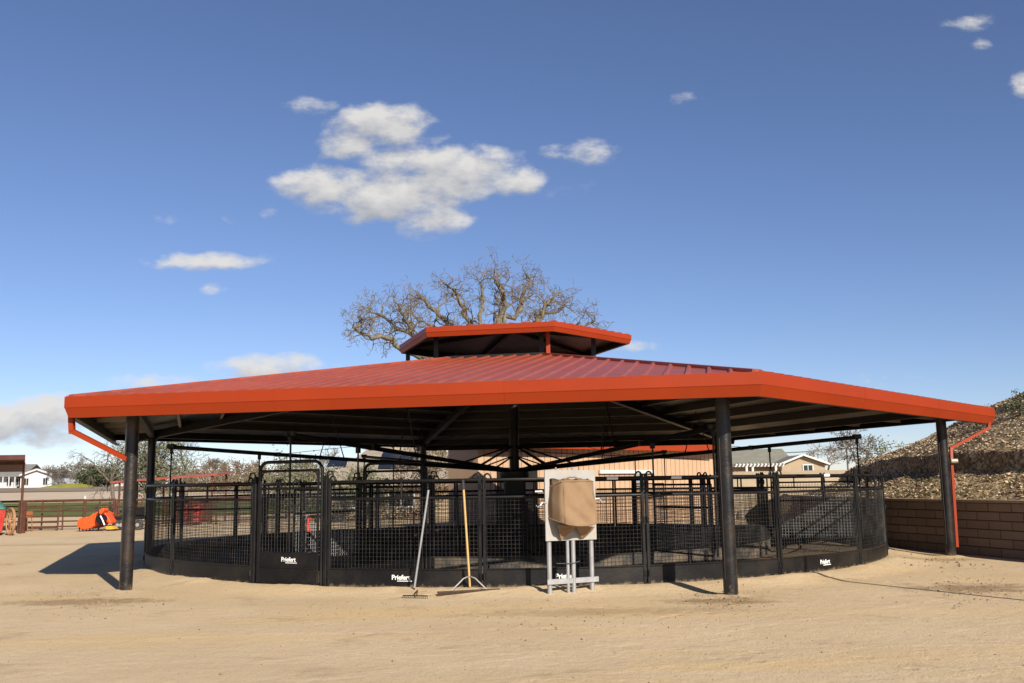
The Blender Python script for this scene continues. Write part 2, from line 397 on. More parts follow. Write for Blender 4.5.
# hoof marks: small dents in scattered patches
vh = N(nt, 'ShaderNodeTexVoronoi', Scale=3.4, Randomness=1.0); nt.links.new(tcd.outputs['Object'], vh.inputs['Vector'])
dent = ramp(nt, vh.outputs['Distance'], [(.12, (0, 0, 0)), (.26, (1, 1, 1))]).outputs[0]
hsum = math_(nt, 'SUBTRACT', hsum, math_(nt, 'MULTIPLY', math_(nt, 'SUBTRACT', 1.0, dent), ramp(nt, tn(.45, 4.0), [(.48, (0, 0, 0)), (.62, (.4, .4, .4))]).outputs[0]))
hsum = math_(nt, 'ADD', hsum, math_(nt, 'MULTIPLY', trk, .16))
bp = N(nt, 'ShaderNodeBump', Strength=.55, Distance=.06); nt.links.new(hsum, bp.inputs['Height']); nt.links.new(bp.outputs[0], b.inputs['Normal'])
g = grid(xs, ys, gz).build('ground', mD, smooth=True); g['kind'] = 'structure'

def noisy(name, stops, scale, det=8.0, rough=.65, bump=.3, bdist=.1, rgh=.95):
    m, nt, b = new_mat(name); t = N(nt, 'ShaderNodeTexCoord')
    n = N(nt, 'ShaderNodeTexNoise', Scale=scale, Detail=det, Roughness=rough); nt.links.new(t.outputs['Object'], n.inputs['Vector'])
    nt.links.new(ramp(nt, n.outputs[0], stops).outputs[0], b.inputs['Base Color']); b.inputs['Roughness'].default_value = rgh; b.inputs['Specular IOR Level'].default_value = .15
    bp = N(nt, 'ShaderNodeBump', Strength=bump, Distance=bdist); nt.links.new(n.outputs[0], bp.inputs['Height']); nt.links.new(bp.outputs[0], b.inputs['Normal'])
    return m
M['field'] = noisy('field_grass', [(.3, (.07, .095, .02)), (.7, (.16, .17, .045))], .8)
M['lawn'] = noisy('yellow_green_lawn', [(.3, (.22, .22, .035)), (.7, (.34, .30, .06))], .8)
M['bank'] = noisy('bare_bank', [(.3, (.20, .15, .105)), (.7, (.33, .26, .19))], .4)
M['track'] = noisy('pale_track', [(.3, (.47, .36, .25)), (.7, (.58, .47, .34))], .4)
def sheet(name, m, x0, x1, y0, y1, lift, nx=16, ny=8):
    xs_ = [x0+(x1-x0)*i/nx for i in range(nx+1)]; ys_ = [y0+(y1-y0)*i/ny for i in range(ny+1)]
    o = grid(xs_, ys_, lambda x, y: gz(x, y)+lift).build(name, m, smooth=True); o['kind'] = 'structure'; return o
sheet('field', M['field'], -70, -9, 62, 92, .05)
sheet('path', M['track'], -90, -5, 94, 118, .05)
sheet('bank', M['bank'], -110, -10, 120, 160, .06)
lx0, lx1 = at(50, 488, 142).x, at(92, 488, 142).x
lo2 = grid([lx0+(lx1-lx0)*i/20 for i in range(21)], [134+16*i/12 for i in range(13)], lambda x, y: gz(x, y)-.15+.75*math.sin(math.pi*(x-lx0)/(lx1-lx0))**.7*math.sin(math.pi*min(1, max(0, (y-134)/16)))**.7).build('lawn', M['lawn'], smooth=True); lo2['kind'] = 'structure'

# ------------------------------------------------------------------ retaining wall and hill
WP = [(14.0, 6.0), (12.5, 12.0), (10.42, 19.9), (9.3, 23.8), (9.05, 27.0), (9.05, 31.5), (9.3, 34.0)]
def xw(y):
    if y <= WP[0][1]: return WP[0][0]
    for (x0, y0), (x1, y1) in zip(WP, WP[1:]):
        if y <= y1: 
            t = (y-y0)/(y1-y0); return x0+(x1-x0)*t
    return WP[-1][0] + (y-WP[-1][1])*.12
def wtop(y): return 1-sm(31, 36, y)
def hill_z(u, y):
    g_ = 1-.98*sm(25, 44, y)
    edge = 1.55 + .12*noise.noise(Vector((y*1.1, 2, 0))) + .05*noise.noise(Vector((y*4.5, 7, 0)))
    p = .46*u if u < edge else .46*u + .42*sm(0, .06, u-edge)
    crest = 6.0
    if u > crest-1: p = .46*(crest-1) + .42 + .46*1.2*(1-math.exp(-(u-crest+1)/1.2)) 
    e2 = 4.2+.15*noise.noise(Vector((y*.8, 9, 0)))
    p += .12*sm(0, .08, u-e2)
    rough = .07*noise.noise(Vector((u*1.1, y*1.1, 0))) + .035*noise.noise(Vector((u*3.3, y*3.3, 5)))
    return 1.08*wtop(y) + p*g_ + rough*min(1, u*2+.15)*(.3+.7*g_)
us = spaced([(0, 1.3, .13), (1.3, 1.95, .03), (1.95, 4.0, .12), (4.0, 4.6, .04), (4.6, 8, .25), (8, 22, 2)])
ysH = spaced([(6, 14, .5), (14, 36, .13), (36, 64, 1)])
hb = MB(); nx = len(us)+1
for y in ysH:
    k = 1-wtop(y); x0 = xw(y)
    hb.v.append((x0 - 2.6*k + .02, y, gz(x0, y) - .15))
    for u in us: 
        z = hill_z(u, y)
        if y > 36: z = max(z*(1-sm(40, 60, y)), -.2) + gz(x0+u, y) * sm(36, 60, y) - .12*sm(52, 63, y)
        hb.v.append((x0+.04+u, y, z))
hb.f = [(j*nx+i, j*nx+i+1, (j+1)*nx+i+1, (j+1)*nx+i) for j in range(len(ysH)-1) for i in range(nx-1)]
hb.mi = [0]*len(hb.f)
mH, nt, b = new_mat('mulched_slope'); tcd = N(nt, 'ShaderNodeTexCoord')
vo = N(nt, 'ShaderNodeTexVoronoi', Scale=17.0); nt.links.new(tcd.outputs['Object'], vo.inputs['Vector'])
sp = N(nt, 'ShaderNodeSeparateColor'); nt.links.new(vo.outputs['Color'], sp.inputs[0])
ca = ramp(nt, sp.outputs[0], [(0, (.15, .105, .055)), (.4, (.33, .235, .13)), (.75, (.50, .375, .22)), (1, (.66, .52, .34))]).outputs[0]
ca = mixc(nt, math_(nt, 'MULTIPLY', ramp(nt, tn(1.2, 6.0), [(.45, (0, 0, 0)), (.65, (1, 1, 1))]).outputs[0], .5), ca, (.13, .10, .05))
nt.links.new(ca, b.inputs['Base Color']); b.inputs['Roughness'].default_value = .95; b.inputs['Specular IOR Level'].default_value = .1
bp = N(nt, 'ShaderNodeBump', Strength=.6, Distance=.06); nt.links.new(math_(nt, 'ADD', sp.outputs[1], tn(6.0)), bp.inputs['Height']); nt.links.new(bp.outputs[0], b.inputs['Normal'])
ho = hb.build('hill', mH, smooth=True); ho['kind'] = 'structure'
# dry leaves and chips lying on the slope
lit_ = MB(); lit_.cols = []
rnd = random.Random(3)
def chip(mb, p, s, r, tone, flat=.5):
    a = r.uniform(0, 6.28); t1 = Vector((math.cos(a), math.sin(a), r.uniform(-flat, flat))).normalized()
    n_ = Vector((r.uniform(-flat, flat), r.uniform(-flat, flat), 1)); t2 = n_.cross(t1).normalized()
    q = [p + t1*s*r.uniform(.7, 1.2), p + t2*s*r.uniform(.35, .7), p - t1*s*r.uniform(.7, 1.2), p - t2*s*r.uniform(.35, .7)]
    mb.add(q, [(0, 1, 2, 3)]); mb.cols.append(tone)
for _ in range(60000):
    y = 15+ (rnd.random()**.8)*22; u = rnd.random()*7.5
    t = rnd.random()**1.3
    chip(lit_, Vector((xw(y)+.04+u, y, hill_z(u, y)+.015+rnd.random()*.03)), rnd.uniform(.014, .042)*(1+.02*(y-15)), rnd, (t, t, t), .7)
lo_ = lit_.build('leaf_litter', M['litter']); lo_['kind'] = 'stuff'
wd = MB(); wd.cols = []       # weeds rooted in the mulch
for _ in range(420):
    y = rnd.uniform(16, 36); u = rnd.choice((rnd.uniform(.05, 1.4), rnd.uniform(1.9, 6)));
    if noise.noise(Vector((y*.5, u*.7, 4))) < .0: continue
    c = Vector((xw(y)+.04+u, y, hill_z(u, y)-.01)); tone = rnd.random()
    for k in range(9):
        a = rnd.uniform(0, 6.28); h_ = rnd.uniform(.05, .16); e = Vector((math.cos(a), math.sin(a), 0)); sd = Vector((-e.y, e.x, 0))*.008
        p = c+e*rnd.uniform(0, .05); wd.add([p-sd, p+sd, p+e*h_*.5+Vector((0, 0, h_))], [(0, 1, 2)]); wd.cols.append((tone,)*3)
wd.build('weeds', M['leaf_bush'])['kind'] = 'stuff'

mW, nt, b = new_mat('split_face_block'); tcd = N(nt, 'ShaderNodeTexCoord')
sx = N(nt, 'ShaderNodeSeparateXYZ'); nt.links.new(tcd.outputs['Object'], sx.inputs[0])
cxy = N(nt, 'ShaderNodeCombineXYZ'); nt.links.new(sx.outputs[1], cxy.inputs[0]); nt.links.new(sx.outputs[2], cxy.inputs[1])
br = N(nt, 'ShaderNodeTexBrick', Scale=1.0); nt.links.new(cxy.outputs[0], br.inputs['Vector'])
br.inputs['Color1'].default_value = (.23, .165, .12, 1); br.inputs['Color2'].default_value = (.29, .212, .155, 1); br.inputs['Mortar'].default_value = (.11, .08, .058, 1)
br.inputs['Mortar Size'].default_value = .012; br.inputs['Brick Width'].default_value = .62; br.inputs['Row Height'].default_value = .185
cw = mixc(nt, math_(nt, 'MULTIPLY', tn(3.0, 7.0), .5), br.outputs[0], (.16, .105, .075))
nt.links.new(cw, b.inputs['Base Color']); b.inputs['Roughness'].default_value = .9; b.inputs['Specular IOR Level'].default_value = .2
bp = N(nt, 'ShaderNodeBump', Strength=.8, Distance=.03); nt.links.new(math_(nt, 'ADD', math_(nt, 'MULTIPLY', br.outputs[1], -1), math_(nt, 'MULTIPLY', tn(25), .5)), bp.inputs['Height']); nt.links.new(bp.outputs[0], b.inputs['Normal'])
wall = thing('retaining_wall', 'low brown block retaining wall holding back the mulched slope', 'wall', (9.4, 22, 0))
wb = MB(); cb = MB()
pts = [(xw(y), y) for y in spaced([(6, 11.5, 1.1), (11.5, 19.2, .55), (19.2, 31.4, .4)])]
H6 = .185
for i in range(6):        # each course a hair set back, joints shadowed
    inset = (i % 2)*.004
    n_ = len(pts); vs = []
    for x, y in pts:
        vs += [(x-.22+inset+.006*i, y, i*H6+.006 if i else -.2), (x-.22+inset+.006*i, y, (i+1)*H6-.006), (x-.21+.006*i, y, (i+1)*H6+.001), (x-.005, y, (i+1)*H6-.002), (x-.005, y, i*H6 if i else -.2)]
    fs = []
    for j in range(n_-1):
        for k in range(5): fs.append((j*5+k, j*5+(k+1) % 5, (j+1)*5+(k+1) % 5, (j+1)*5+k))
    fs.append((0, 1, 2, 3, 4)); fs.append(tuple((n_-1)*5+k for k in (4, 3, 2, 1, 0)))
    wb.add(vs, fs)
wb.build('block_courses', mW, wall)
vs = []; fs = []
for x, y in pts: vs += [(x-.225, y, 1.115), (x-.225, y, 1.17), (x+.03, y, 1.17), (x+.03, y, 1.115)]
for j in range(len(pts)-1):
    for k in range(4): fs.append((j*4+k, j*4+(k+1) % 4, (j+1)*4+(k+1) % 4, (j+1)*4+k))
fs.append((0, 1, 2, 3)); fs.append(tuple(4*(len(pts)-1)+k for k in (3, 2, 1, 0)))
cb.add(vs, fs); cb.build('wall_cap', paint('wall_cap_block', (.36, .26, .18), .9, 0, .15, 4, (.2, .14, .1), .4, 3, .4, 30), wall)

# ------------------------------------------------------------------ pavilion
RE, ZT, ZB = 10.867, 3.14, 2.805
SL = .16
pav = thing('riding_pavilion', 'open hexagonal pavilion with orange red steel roof, cupola and black pipe columns', 'pavilion', (CX, CY, 0))
def roof_z(r): return ZT - .012 + SL*(RE-r)       # along a hip
COLS = [hexp(k, 9.7303, 0) for k in range(6)]
COLS[0].x += .045; COLS[0].y -= .05; COLS[1].x += .034; COLS[2] = Vector((9.22, 20.95, 0))
for k, c in enumerate(COLS):
    mb = MB(); r = .105
    mb.tube([(c.x, c.y, -.2), (c.x, c.y, roof_z(9.73)-.12)], r, 20)
    o = mb.build('column', M['black_pipe'], pav, smooth='auto')
    mb = MB(); mb.lathe((c.x, c.y, roof_z(9.73)-.36), [(.16, 0), (.16, .02)], 16); mb.box((c.x, c.y, roof_z(9.73)-.25), (.012, .3, .2)); mb.build('cap_plate', M['beam'], o)
    mb = MB(); d = (Vector((0, 0, 0))-Vector((c.x, c.y, 0))).normalized(); sd = Vector((-d.y, d.x, 0)); q = c + sd*-.07 + d*.08
    mb.tube([(q.x, q.y, .25), (q.x, q.y, 2.5)], .009, 6); mb.build('conduit', M['beam'], o)
# roof facets
mRoof, nt, b = new_mat('red_roof_sheet'); tcd = N(nt, 'ShaderNodeTexCoord')
cr = ramp(nt, tn(.7, 6.0), [(.3, (.265, .052, .027)), (.7, (.325, .068, .036))]).outputs[0]
cr = mixc(nt, math_(nt, 'MULTIPLY', ramp(nt, tn(2.2, 7.0, .7), [(.5, (0, 0, 0)), (.75, (1, 1, 1))]).outputs[0], .35), cr, (.34, .14, .075))
nt.links.new(cr, b.inputs['Base Color']); nt.links.new(math_(nt, 'MULTIPLY_ADD', tn(1.5), .2, .34), b.inputs['Roughness']); b.inputs['Specular IOR Level'].default_value = .5
b.inputs['Coat Weight'].default_value = .08; b.inputs['Coat Roughness'].default_value = .25
def facets(RO, RI, zo, slope, parent, rib, name):
    z_ = lambda r: zo + slope*(RO-r)
    for k in range(6):
        A, B = hexp(k, RO, z_(RO)), hexp(k+1, RO, z_(RO)); C_, D_ = hexp(k, RI, z_(RI)), hexp(k+1, RI, z_(RI))
        mb = MB(); t = .028
        dn = Vector((0, 0, -t))
        mb.cur = 0; mb.add([A, B, D_, C_], [(0, 1, 2, 3)])
        mb.cur = 1; mb.add([A+dn, B+dn, D_+dn, C_+dn], [(3, 2, 1, 0)])
        mb.cur = 0; mb.add([A, B, A+dn, B+dn, C_, D_, C_+dn, D_+dn], [(0, 2, 3, 1), (4, 5, 7, 6)])
        e = (B-A); L = e.length; e.normalize(); inn = ((C_+D_)/2-(A+B)/2); W = inn.length; inn.normalize()
        nrm = e.cross(inn).normalized(); 
        if nrm.z < 0: nrm = -nrm
        n_ = int(L/rib); 
        for i in range(n_+1):
            s = (L-n_*rib)/2 + i*rib
            # depth to the hip
            dA = s*W/((L-(D_-C_).length)/2); dB = (L-s)*W/((L-(D_-C_).length)/2)
            dep = min(W, dA, dB)
            if dep < .12: continue
            p0 = A + e*s; p1 = p0 + inn*(dep-.03)
            w0, w1, h = .038, .020, .034
            vs = [p0-e*w0, p0-e*w1+nrm*h, p0+e*w1+nrm*h, p0+e*w0, p1-e*w0, p1-e*w1+nrm*h, p1+e*w1+nrm*h, p1+e*w0]
            vs = [v+nrm*.001 for v in vs]
            mb.add(vs, [(0, 4, 5, 1), (1, 5, 6, 2), (2, 6, 7, 3), (0, 1, 2, 3), (7, 6, 5, 4)])
        mb.build(name, [mRoof, M['underside']], parent)
facets(RE-.02, 2.25, ZT-.012, SL, pav, .305, 'roof_panel')
# hip caps
for k in range(6):
    mb = MB(); mb.bar(hexp(k, RE-.1, roof_z(RE-.1)+.012), hexp(k, 2.28, roof_z(2.28)+.012), .15, .056); mb.build('hip_cap', mRoof, pav)
# fascia gutters
def fascia(RO, zt, zb, inset, parent, mat, name, wid=.13):
    zb0 = zb
    for k in range(6):
        zb = zb0 + ({2: .14, 3: .02, 4: .14}.get(k, 0) if RO > 5 else 0)      # the far sides carry a shallower trim without gutter
        prof = [(0, zt), (0, zt-(zt-zb)*.52), (-.012, zt-(zt-zb)*.56), (-inset, zb), (-inset-wid, zb), (-inset-wid, zb+.02), (-inset-.03, zb+.02), (-.03, zt-.02), (-wid-.02, zt-.02), (-wid-.02, zt)]
        n_ = len(prof)
        mb = MB(); vs = [hexp(k, RO+o, z) for o, z in prof] + [hexp(k+1, RO+o, z) for o, z in prof]
        mb.add(vs, [(i, n_+i, n_+(i+1) % n_, (i+1) % n_) for i in range(n_)] + [tuple(range(n_)), tuple(reversed(range(n_, 2*n_)))])
        for i in (3, 4, 5, 6, 7, 8): mb.mi[i] = 1
        fo = mb.build(name, [mat, M['beam']], parent)
        nn = (hexp(k, RO, 0)+hexp(k+1, RO, 0))/2-Vector((CX, CY, 0)); nn.z = 0; nn.normalize()
        for t in ((.335, .667) if RO > 5 else ()):      # lap seams in the sheet
            q0 = hexp(k, RO, 0).lerp(hexp(k+1, RO, 0), t); mb = MB()
            for (o0, z0), (o1, z1) in zip(prof[:3], prof[1:4]):
                mb.bar(q0+nn*(o0*.87+.0015)+Vector((0, 0, z0)), q0+nn*(o1*.87+.0015)+Vector((0, 0, z1)), .05, .004, tuple(nn))
            mb.build('lap_joint', mat, fo)
fascia(RE, ZT, ZB, .08, pav, M['orange'], 'fascia')
# frame under the roof
for k in range(6):
    mb = MB(); mb.bar(hexp(k, 10.4, roof_z(10.4)-.25), hexp(k, .25, roof_z(.25)-.25-.0), .16, .20); mb.build('rafter', M['beam'], pav)
    a, b_ = COLS[k], COLS[(k+1) % 6]
    mb = MB(); zz = roof_z(9.73)-.245; mb.bar((a.x, a.y, zz), (b_.x, b_.y, zz), .12, .17); mb.build('eave_beam', M['beam'], pav)
    for r in (8.9, 7.75, 6.6, 5.45, 4.3, 3.15):
        mb = MB(); p, q = hexp(k, r, roof_z(r)-.125), hexp(k+1, r, roof_z(r)-.125)
        mb.bar(p, q, .012, .16)
        inn = (Vector((CX, CY, 0))-Vector(((p.x+q.x)/2, (p.y+q.y)/2, 0))).normalized()
        mb.cur = 1; mb.bar(p-inn*.03-Vector((0, 0, .084)), q-inn*.03-Vector((0, 0, .084)), .06, .008); mb.cur = 0; mb.bar(p+inn*.03+Vector((0, 0, .086)), q+inn*.03+Vector((0, 0, .086)), .06, .008)
        mb.build('purlin', [M['purlin'], M['purlin_pale']], pav)  # webs dark, bottom flanges pale: shade and light painted into the purlin
    a, b_ = hexp(k, 9.7303, 0), hexp(k+1, 9.7303, 0)
    for t in (.12, .24, .40, .60, .80):
        p = a.lerp(b_, t); nn = ((a+b_)/2-Vector((CX, CY, 0))); nn.z = 0; nn.normalize()
        mb = MB(); mb.bar(p+Vector((0, 0, roof_z(9.73)-.20)), p+nn*.86+Vector((0, 0, roof_z(9.73)-.255)), .05, .09); mb.build('outrigger', M['purlin_pale'], pav)
# downspouts
def downspout(path, w=.075, d=.1):
    mb = MB()
    for a, b_ in zip(path, path[1:]): mb.bar(a, b_, w, d, (0, 1, 0))
    for p in path[1:-1]: mb.box(p, (w*1.03, w*1.03, w*1.25))
    o = mb.build('downspout', M['orange'], pav)
    return o
l0 = at(71.5, 416, 15.75); l1 = at(72, 431, 15.75); l2 = at(127, 459, 16.28); 
downspout([l0, l1, l2, (COLS[0].x-.06, COLS[0].y+.17, 2.05), (COLS[0].x-.06, COLS[0].y+.17, .25)])
r0 = at(989, 422, 21.35); r1 = at(988.5, 428, 21.35); r2_ = at(951, 448, 21.1); r3 = at(951.5, 462, 21.05); r4 = at(957, 547, 21.05)
do = downspout([r0, r1, r2_, r3, r4], .055, .06)
mb = MB(); mb.tube([at(953, 461, 20.97)+Vector((-.05, 0, 0)), at(953, 461, 20.97)+Vector((.09, 0, 0))], .05, 10); mb.build('strap', M['purlin_pale'], do)
# cupola
RC, ZC = 2.921, 5.155
cup = MB()
for px, Y in ((408, 24.3), (436, 22.3), (455.5, 25.6), (541.5, 21.75), (593.5, 22.9), (560, 25.9)):
    p = at(px, 345, Y); rr = math.hypot(p.x-CX, p.y-CY); z0 = roof_z(max(rr, 2.3))-.1
    cup.bar((p.x, p.y, z0), (p.x, p.y, ZC+.05), .10, .10, (0, 1, 0))
cup.cur = 0
co_ = cup.build('cupola', M['beam'], pav)
facets(RC-.02, .02, ZC-.012, .12, co_, .305, 'cupola_roof')
fascia(RC, ZC, ZC-.215, .05, co_, M['orange'], 'cupola_fascia', .09)
for k in range(6):
    mb = MB(); mb.bar(hexp(k, 2.25, roof_z(2.25)-.06), hexp(k+1, 2.25, roof_z(2.25)-.06), .08, .22); mb.build('cupola_curb', M['beam'], co_)
    mb = MB(); mb.bar(hexp(k, 2.7, ZC-.07), hexp(k, .1, ZC+.24), .09, .1); mb.build('cupola_rafter', M['beam'], co_)
p = at(548, 340, 21.45); mb = MB(); mb.bar((p.x, p.y, 4.44), (p.x, p.y, ZC-.1), .09, .07, (0, 1, 0)); mb.build('cupola_downspout', M['orange'], co_)

# ------------------------------------------------------------------ the writing on the plates
cu = bpy.data.curves.new('logo', 'FONT'); cu.body = 'Priefert'; cu.size = .102; cu.align_x = 'CENTER'; cu.offset = .0026; cu.extrude = .0012; cu.space_character = .98
to = bpy.data.objects.new('logo_text', cu); col.objects.link(to)
dg = bpy.context.evaluated_depsgraph_get(); dg.update()
tme = bpy.data.meshes.new_from_object(to.evaluated_get(dg)); bpy.data.objects.remove(to)
RX = Matrix.Rotation(R_(90), 4, 'X')
LV = [RX @ v.co for v in tme.vertices]; LF = [tuple(p.vertices) for p in tme.polygons]
def add_logo(parent, x, y, z, s=1.0):
    mb = MB(); mb.add([Vector((v.x*s+x, v.y+y, v.z*s+z)) for v in LV], LF)
    mb.box((x+.06*s, y, z-.022*s), (.24*s, .0024, .012*s))
    return mb.build('logo', M['white'], parent, local=True)

# ------------------------------------------------------------------ ring fence panels
def arc(R, a, z, dr=0.0): return Vector(((R-dr)*math.sin(a), R-(R-dr)*math.cos(a), z))
def make_panel(R, ang, name, label, cat, group, kick, kick_h=.29, loops=True, cell=.062, wr=.0034, zt=1.65, zm=1.38):
    root = thing(name, label, cat, (0, 0, 0), 0, group)
    h = ang/2 - .010/R
    n_ = 10; A = [-h + 2*h*i/n_ for i in range(n_+1)]
    for s in (-1, 1):
        mb = MB()
        x = s*(h-.025/R); p = arc(R, x, 0); mb.bbox((p.x, p.y, .85), (.05, .05, 1.72), .006, Matrix.Rotation(x, 3, 'Z'))
        for z in (.12, .95, 1.5):
            p = arc(R, x+s*.006/R, z, -.03); mb.tube([p, p+Vector((0, 0, .09))], .017, 6)
        mb.build('end_post', M['black'], root, local=True)
    mb = MB(); mb.tube([arc(R, a, zt) for a in A], .027, 10); mb.build('top_rail', M['black'], root, local=True, smooth='auto')
    mb = MB(); mb.tube([arc(R, a, zm) for a in A], .022, 8); mb.build('mid_rail', M['black'], root, local=True, smooth='auto')
    mb = MB(); mb.tube([arc(R, 0, zm), arc(R, 0, zt)], .017, 8); mb.build('spacer', M['black'], root, local=True)
    # wire grid
    mb = MB(); z0, z1 = kick_h, zm
    nv = int(2*h*R/cell)
    for i in range(1, nv):
        a = -h + 2*h*i/nv; mb.tube([arc(R, a, z0), arc(R, a, z1)], wr, 4, False)
    nh = int((z1-z0)/cell)
    for i in range(1, nh+1):
        z = z0 + (z1-z0)*i/(nh+1); mb.tube([arc(R, a, z, .004) for a in A], wr, 4, False)
    mb.build('wire_mesh', M['wire'], root, local=True)
    # kick plate: curved sheet with a rolled lip
    mb = MB(); prof = [(-.012, -.12), (-.012, kick_h-.03), (-.028, kick_h-.012), (-.028, kick_h), (.012, kick_h), (.012, -.12)]
    vs = []; fs = []; n_p = len(prof)
    hk = ang/2-.008/R; AK = [-hk+2*hk*i/14 for i in range(15)]
    for a in AK: vs += [arc(R, a, z, o) for o, z in prof]
    for j in range(14):
        for k in range(n_p): fs.append((j*n_p+k, j*n_p+(k+1) % n_p, (j+1)*n_p+(k+1) % n_p, (j+1)*n_p+k))
    fs += [tuple(range(n_p)), tuple(reversed(range(14*n_p, 15*n_p)))]
    mb.add(vs, fs); mb.build('kick_plate', kick, root, local=True)
    if loops:
        for s in (-1, 1):
            mb = MB(); a0 = s*(h-.02/R); a1 = s*(h-.135/R)
            pth = []
            for i in range(9):
                t = i/8; a = a0+(a1-a0)*(.5-.5*math.cos(math.pi*t)); pth.append(arc(R, a, zt+.0+.085*math.sin(math.pi*t)+.01))
            mb.tube(pth, .015, 6); mb.build('clamp_loop', M['black'], root, local=True, smooth=True)
    return root
def ring_pos(R, deg, z=.07):
    a = R_(deg); return (CX+R*math.cos(a), CY+R*math.sin(a), z), a+math.pi/2
STEP = R_(17.9)
# kick_h is above the ring base (z .07)
outer = make_panel(RING, STEP, 'ring_fence_panel', 'x', 'fence panel', 'outer ring fence panels', M['kick'])
start = -111.5
front = {0: 'black mesh ring panel right of the arched gate, behind the leaning rake',
         1: 'black mesh ring panel behind the control stand, left end behind the push broom',
         2: 'black mesh ring panel behind the front column, its plain kick plate shadowed',
         3: 'black mesh ring panel right of the front column, white lettering small on its plate',
         4: 'narrow looking black mesh ring panel at the right bend of the ring',
         5: 'black mesh outer ring panel seen edge on beside the block retaining wall',
         17: 'black mesh ring panel at the left bend beside the left column',
         18: 'plain black mesh ring panel directly left of the arched gate'}
far_label = 'black mesh panel along the far half of the outer ring'
LOGO = {0: .0, 1: -.02, 3: -.10}
first = True
for i in range(19):
    deg = start + 17.9*(i+.5)
    if i >= 17: deg = -122.2 - 17.9*(19-i-.5)
    loc, rz = ring_pos(RING, deg)
    lab = front.get(i, far_label)
    if first: o = outer; o.location = loc; o.rotation_euler = (0, 0, rz); o['label'] = lab; first = False
    else: o = copy_thing(outer, loc, rz, lab)
    o['_i'] = i
    outer_objs = globals().setdefault('OUT', []); outer_objs.append(o)
# closing piece between the far panels, a short one
a0, a1 = start+17.9*17, 360-122.2-17.9*2
loc, rz = ring_pos(RING, (a0+a1)/2)
make_panel(RING, R_(a1-a0), 'ring_fence_panel', 'short closing mesh panel in the left rear of the outer ring', 'fence panel', 'outer ring fence panels', M['kick'])
o = [q for q in col.objects if q.get('label') == 'short closing mesh panel in the left rear of the outer ring'][0]; o.location = loc; o.rotation_euler = (0, 0, rz)
for o in OUT:
    i = o['_i']; del o['_i']
    if i in LOGO:
        kp = [c for c in o.children if c.name.startswith('kick_plate')][0]
        a = LOGO[i]/RING
        add_logo(kp, LOGO[i], -.017 + RING*(1-math.cos(a)), .125)
# stickers on rails
for i, fr in ((1, .30), (2, -.28), (3, .05), (1, -.02)):
    o = OUT[i]; tr = [c for c in o.children if c.name.startswith('top_rail')][0]
    a = fr*STEP; mb = MB(); p0, p1 = arc(RING, a-.012, 1.65, -.002), arc(RING, a+.010, 1.65, -.002); mb.tube([p0, p1], .0285, 10); mb.build('sticker', M['white'], tr, local=True)

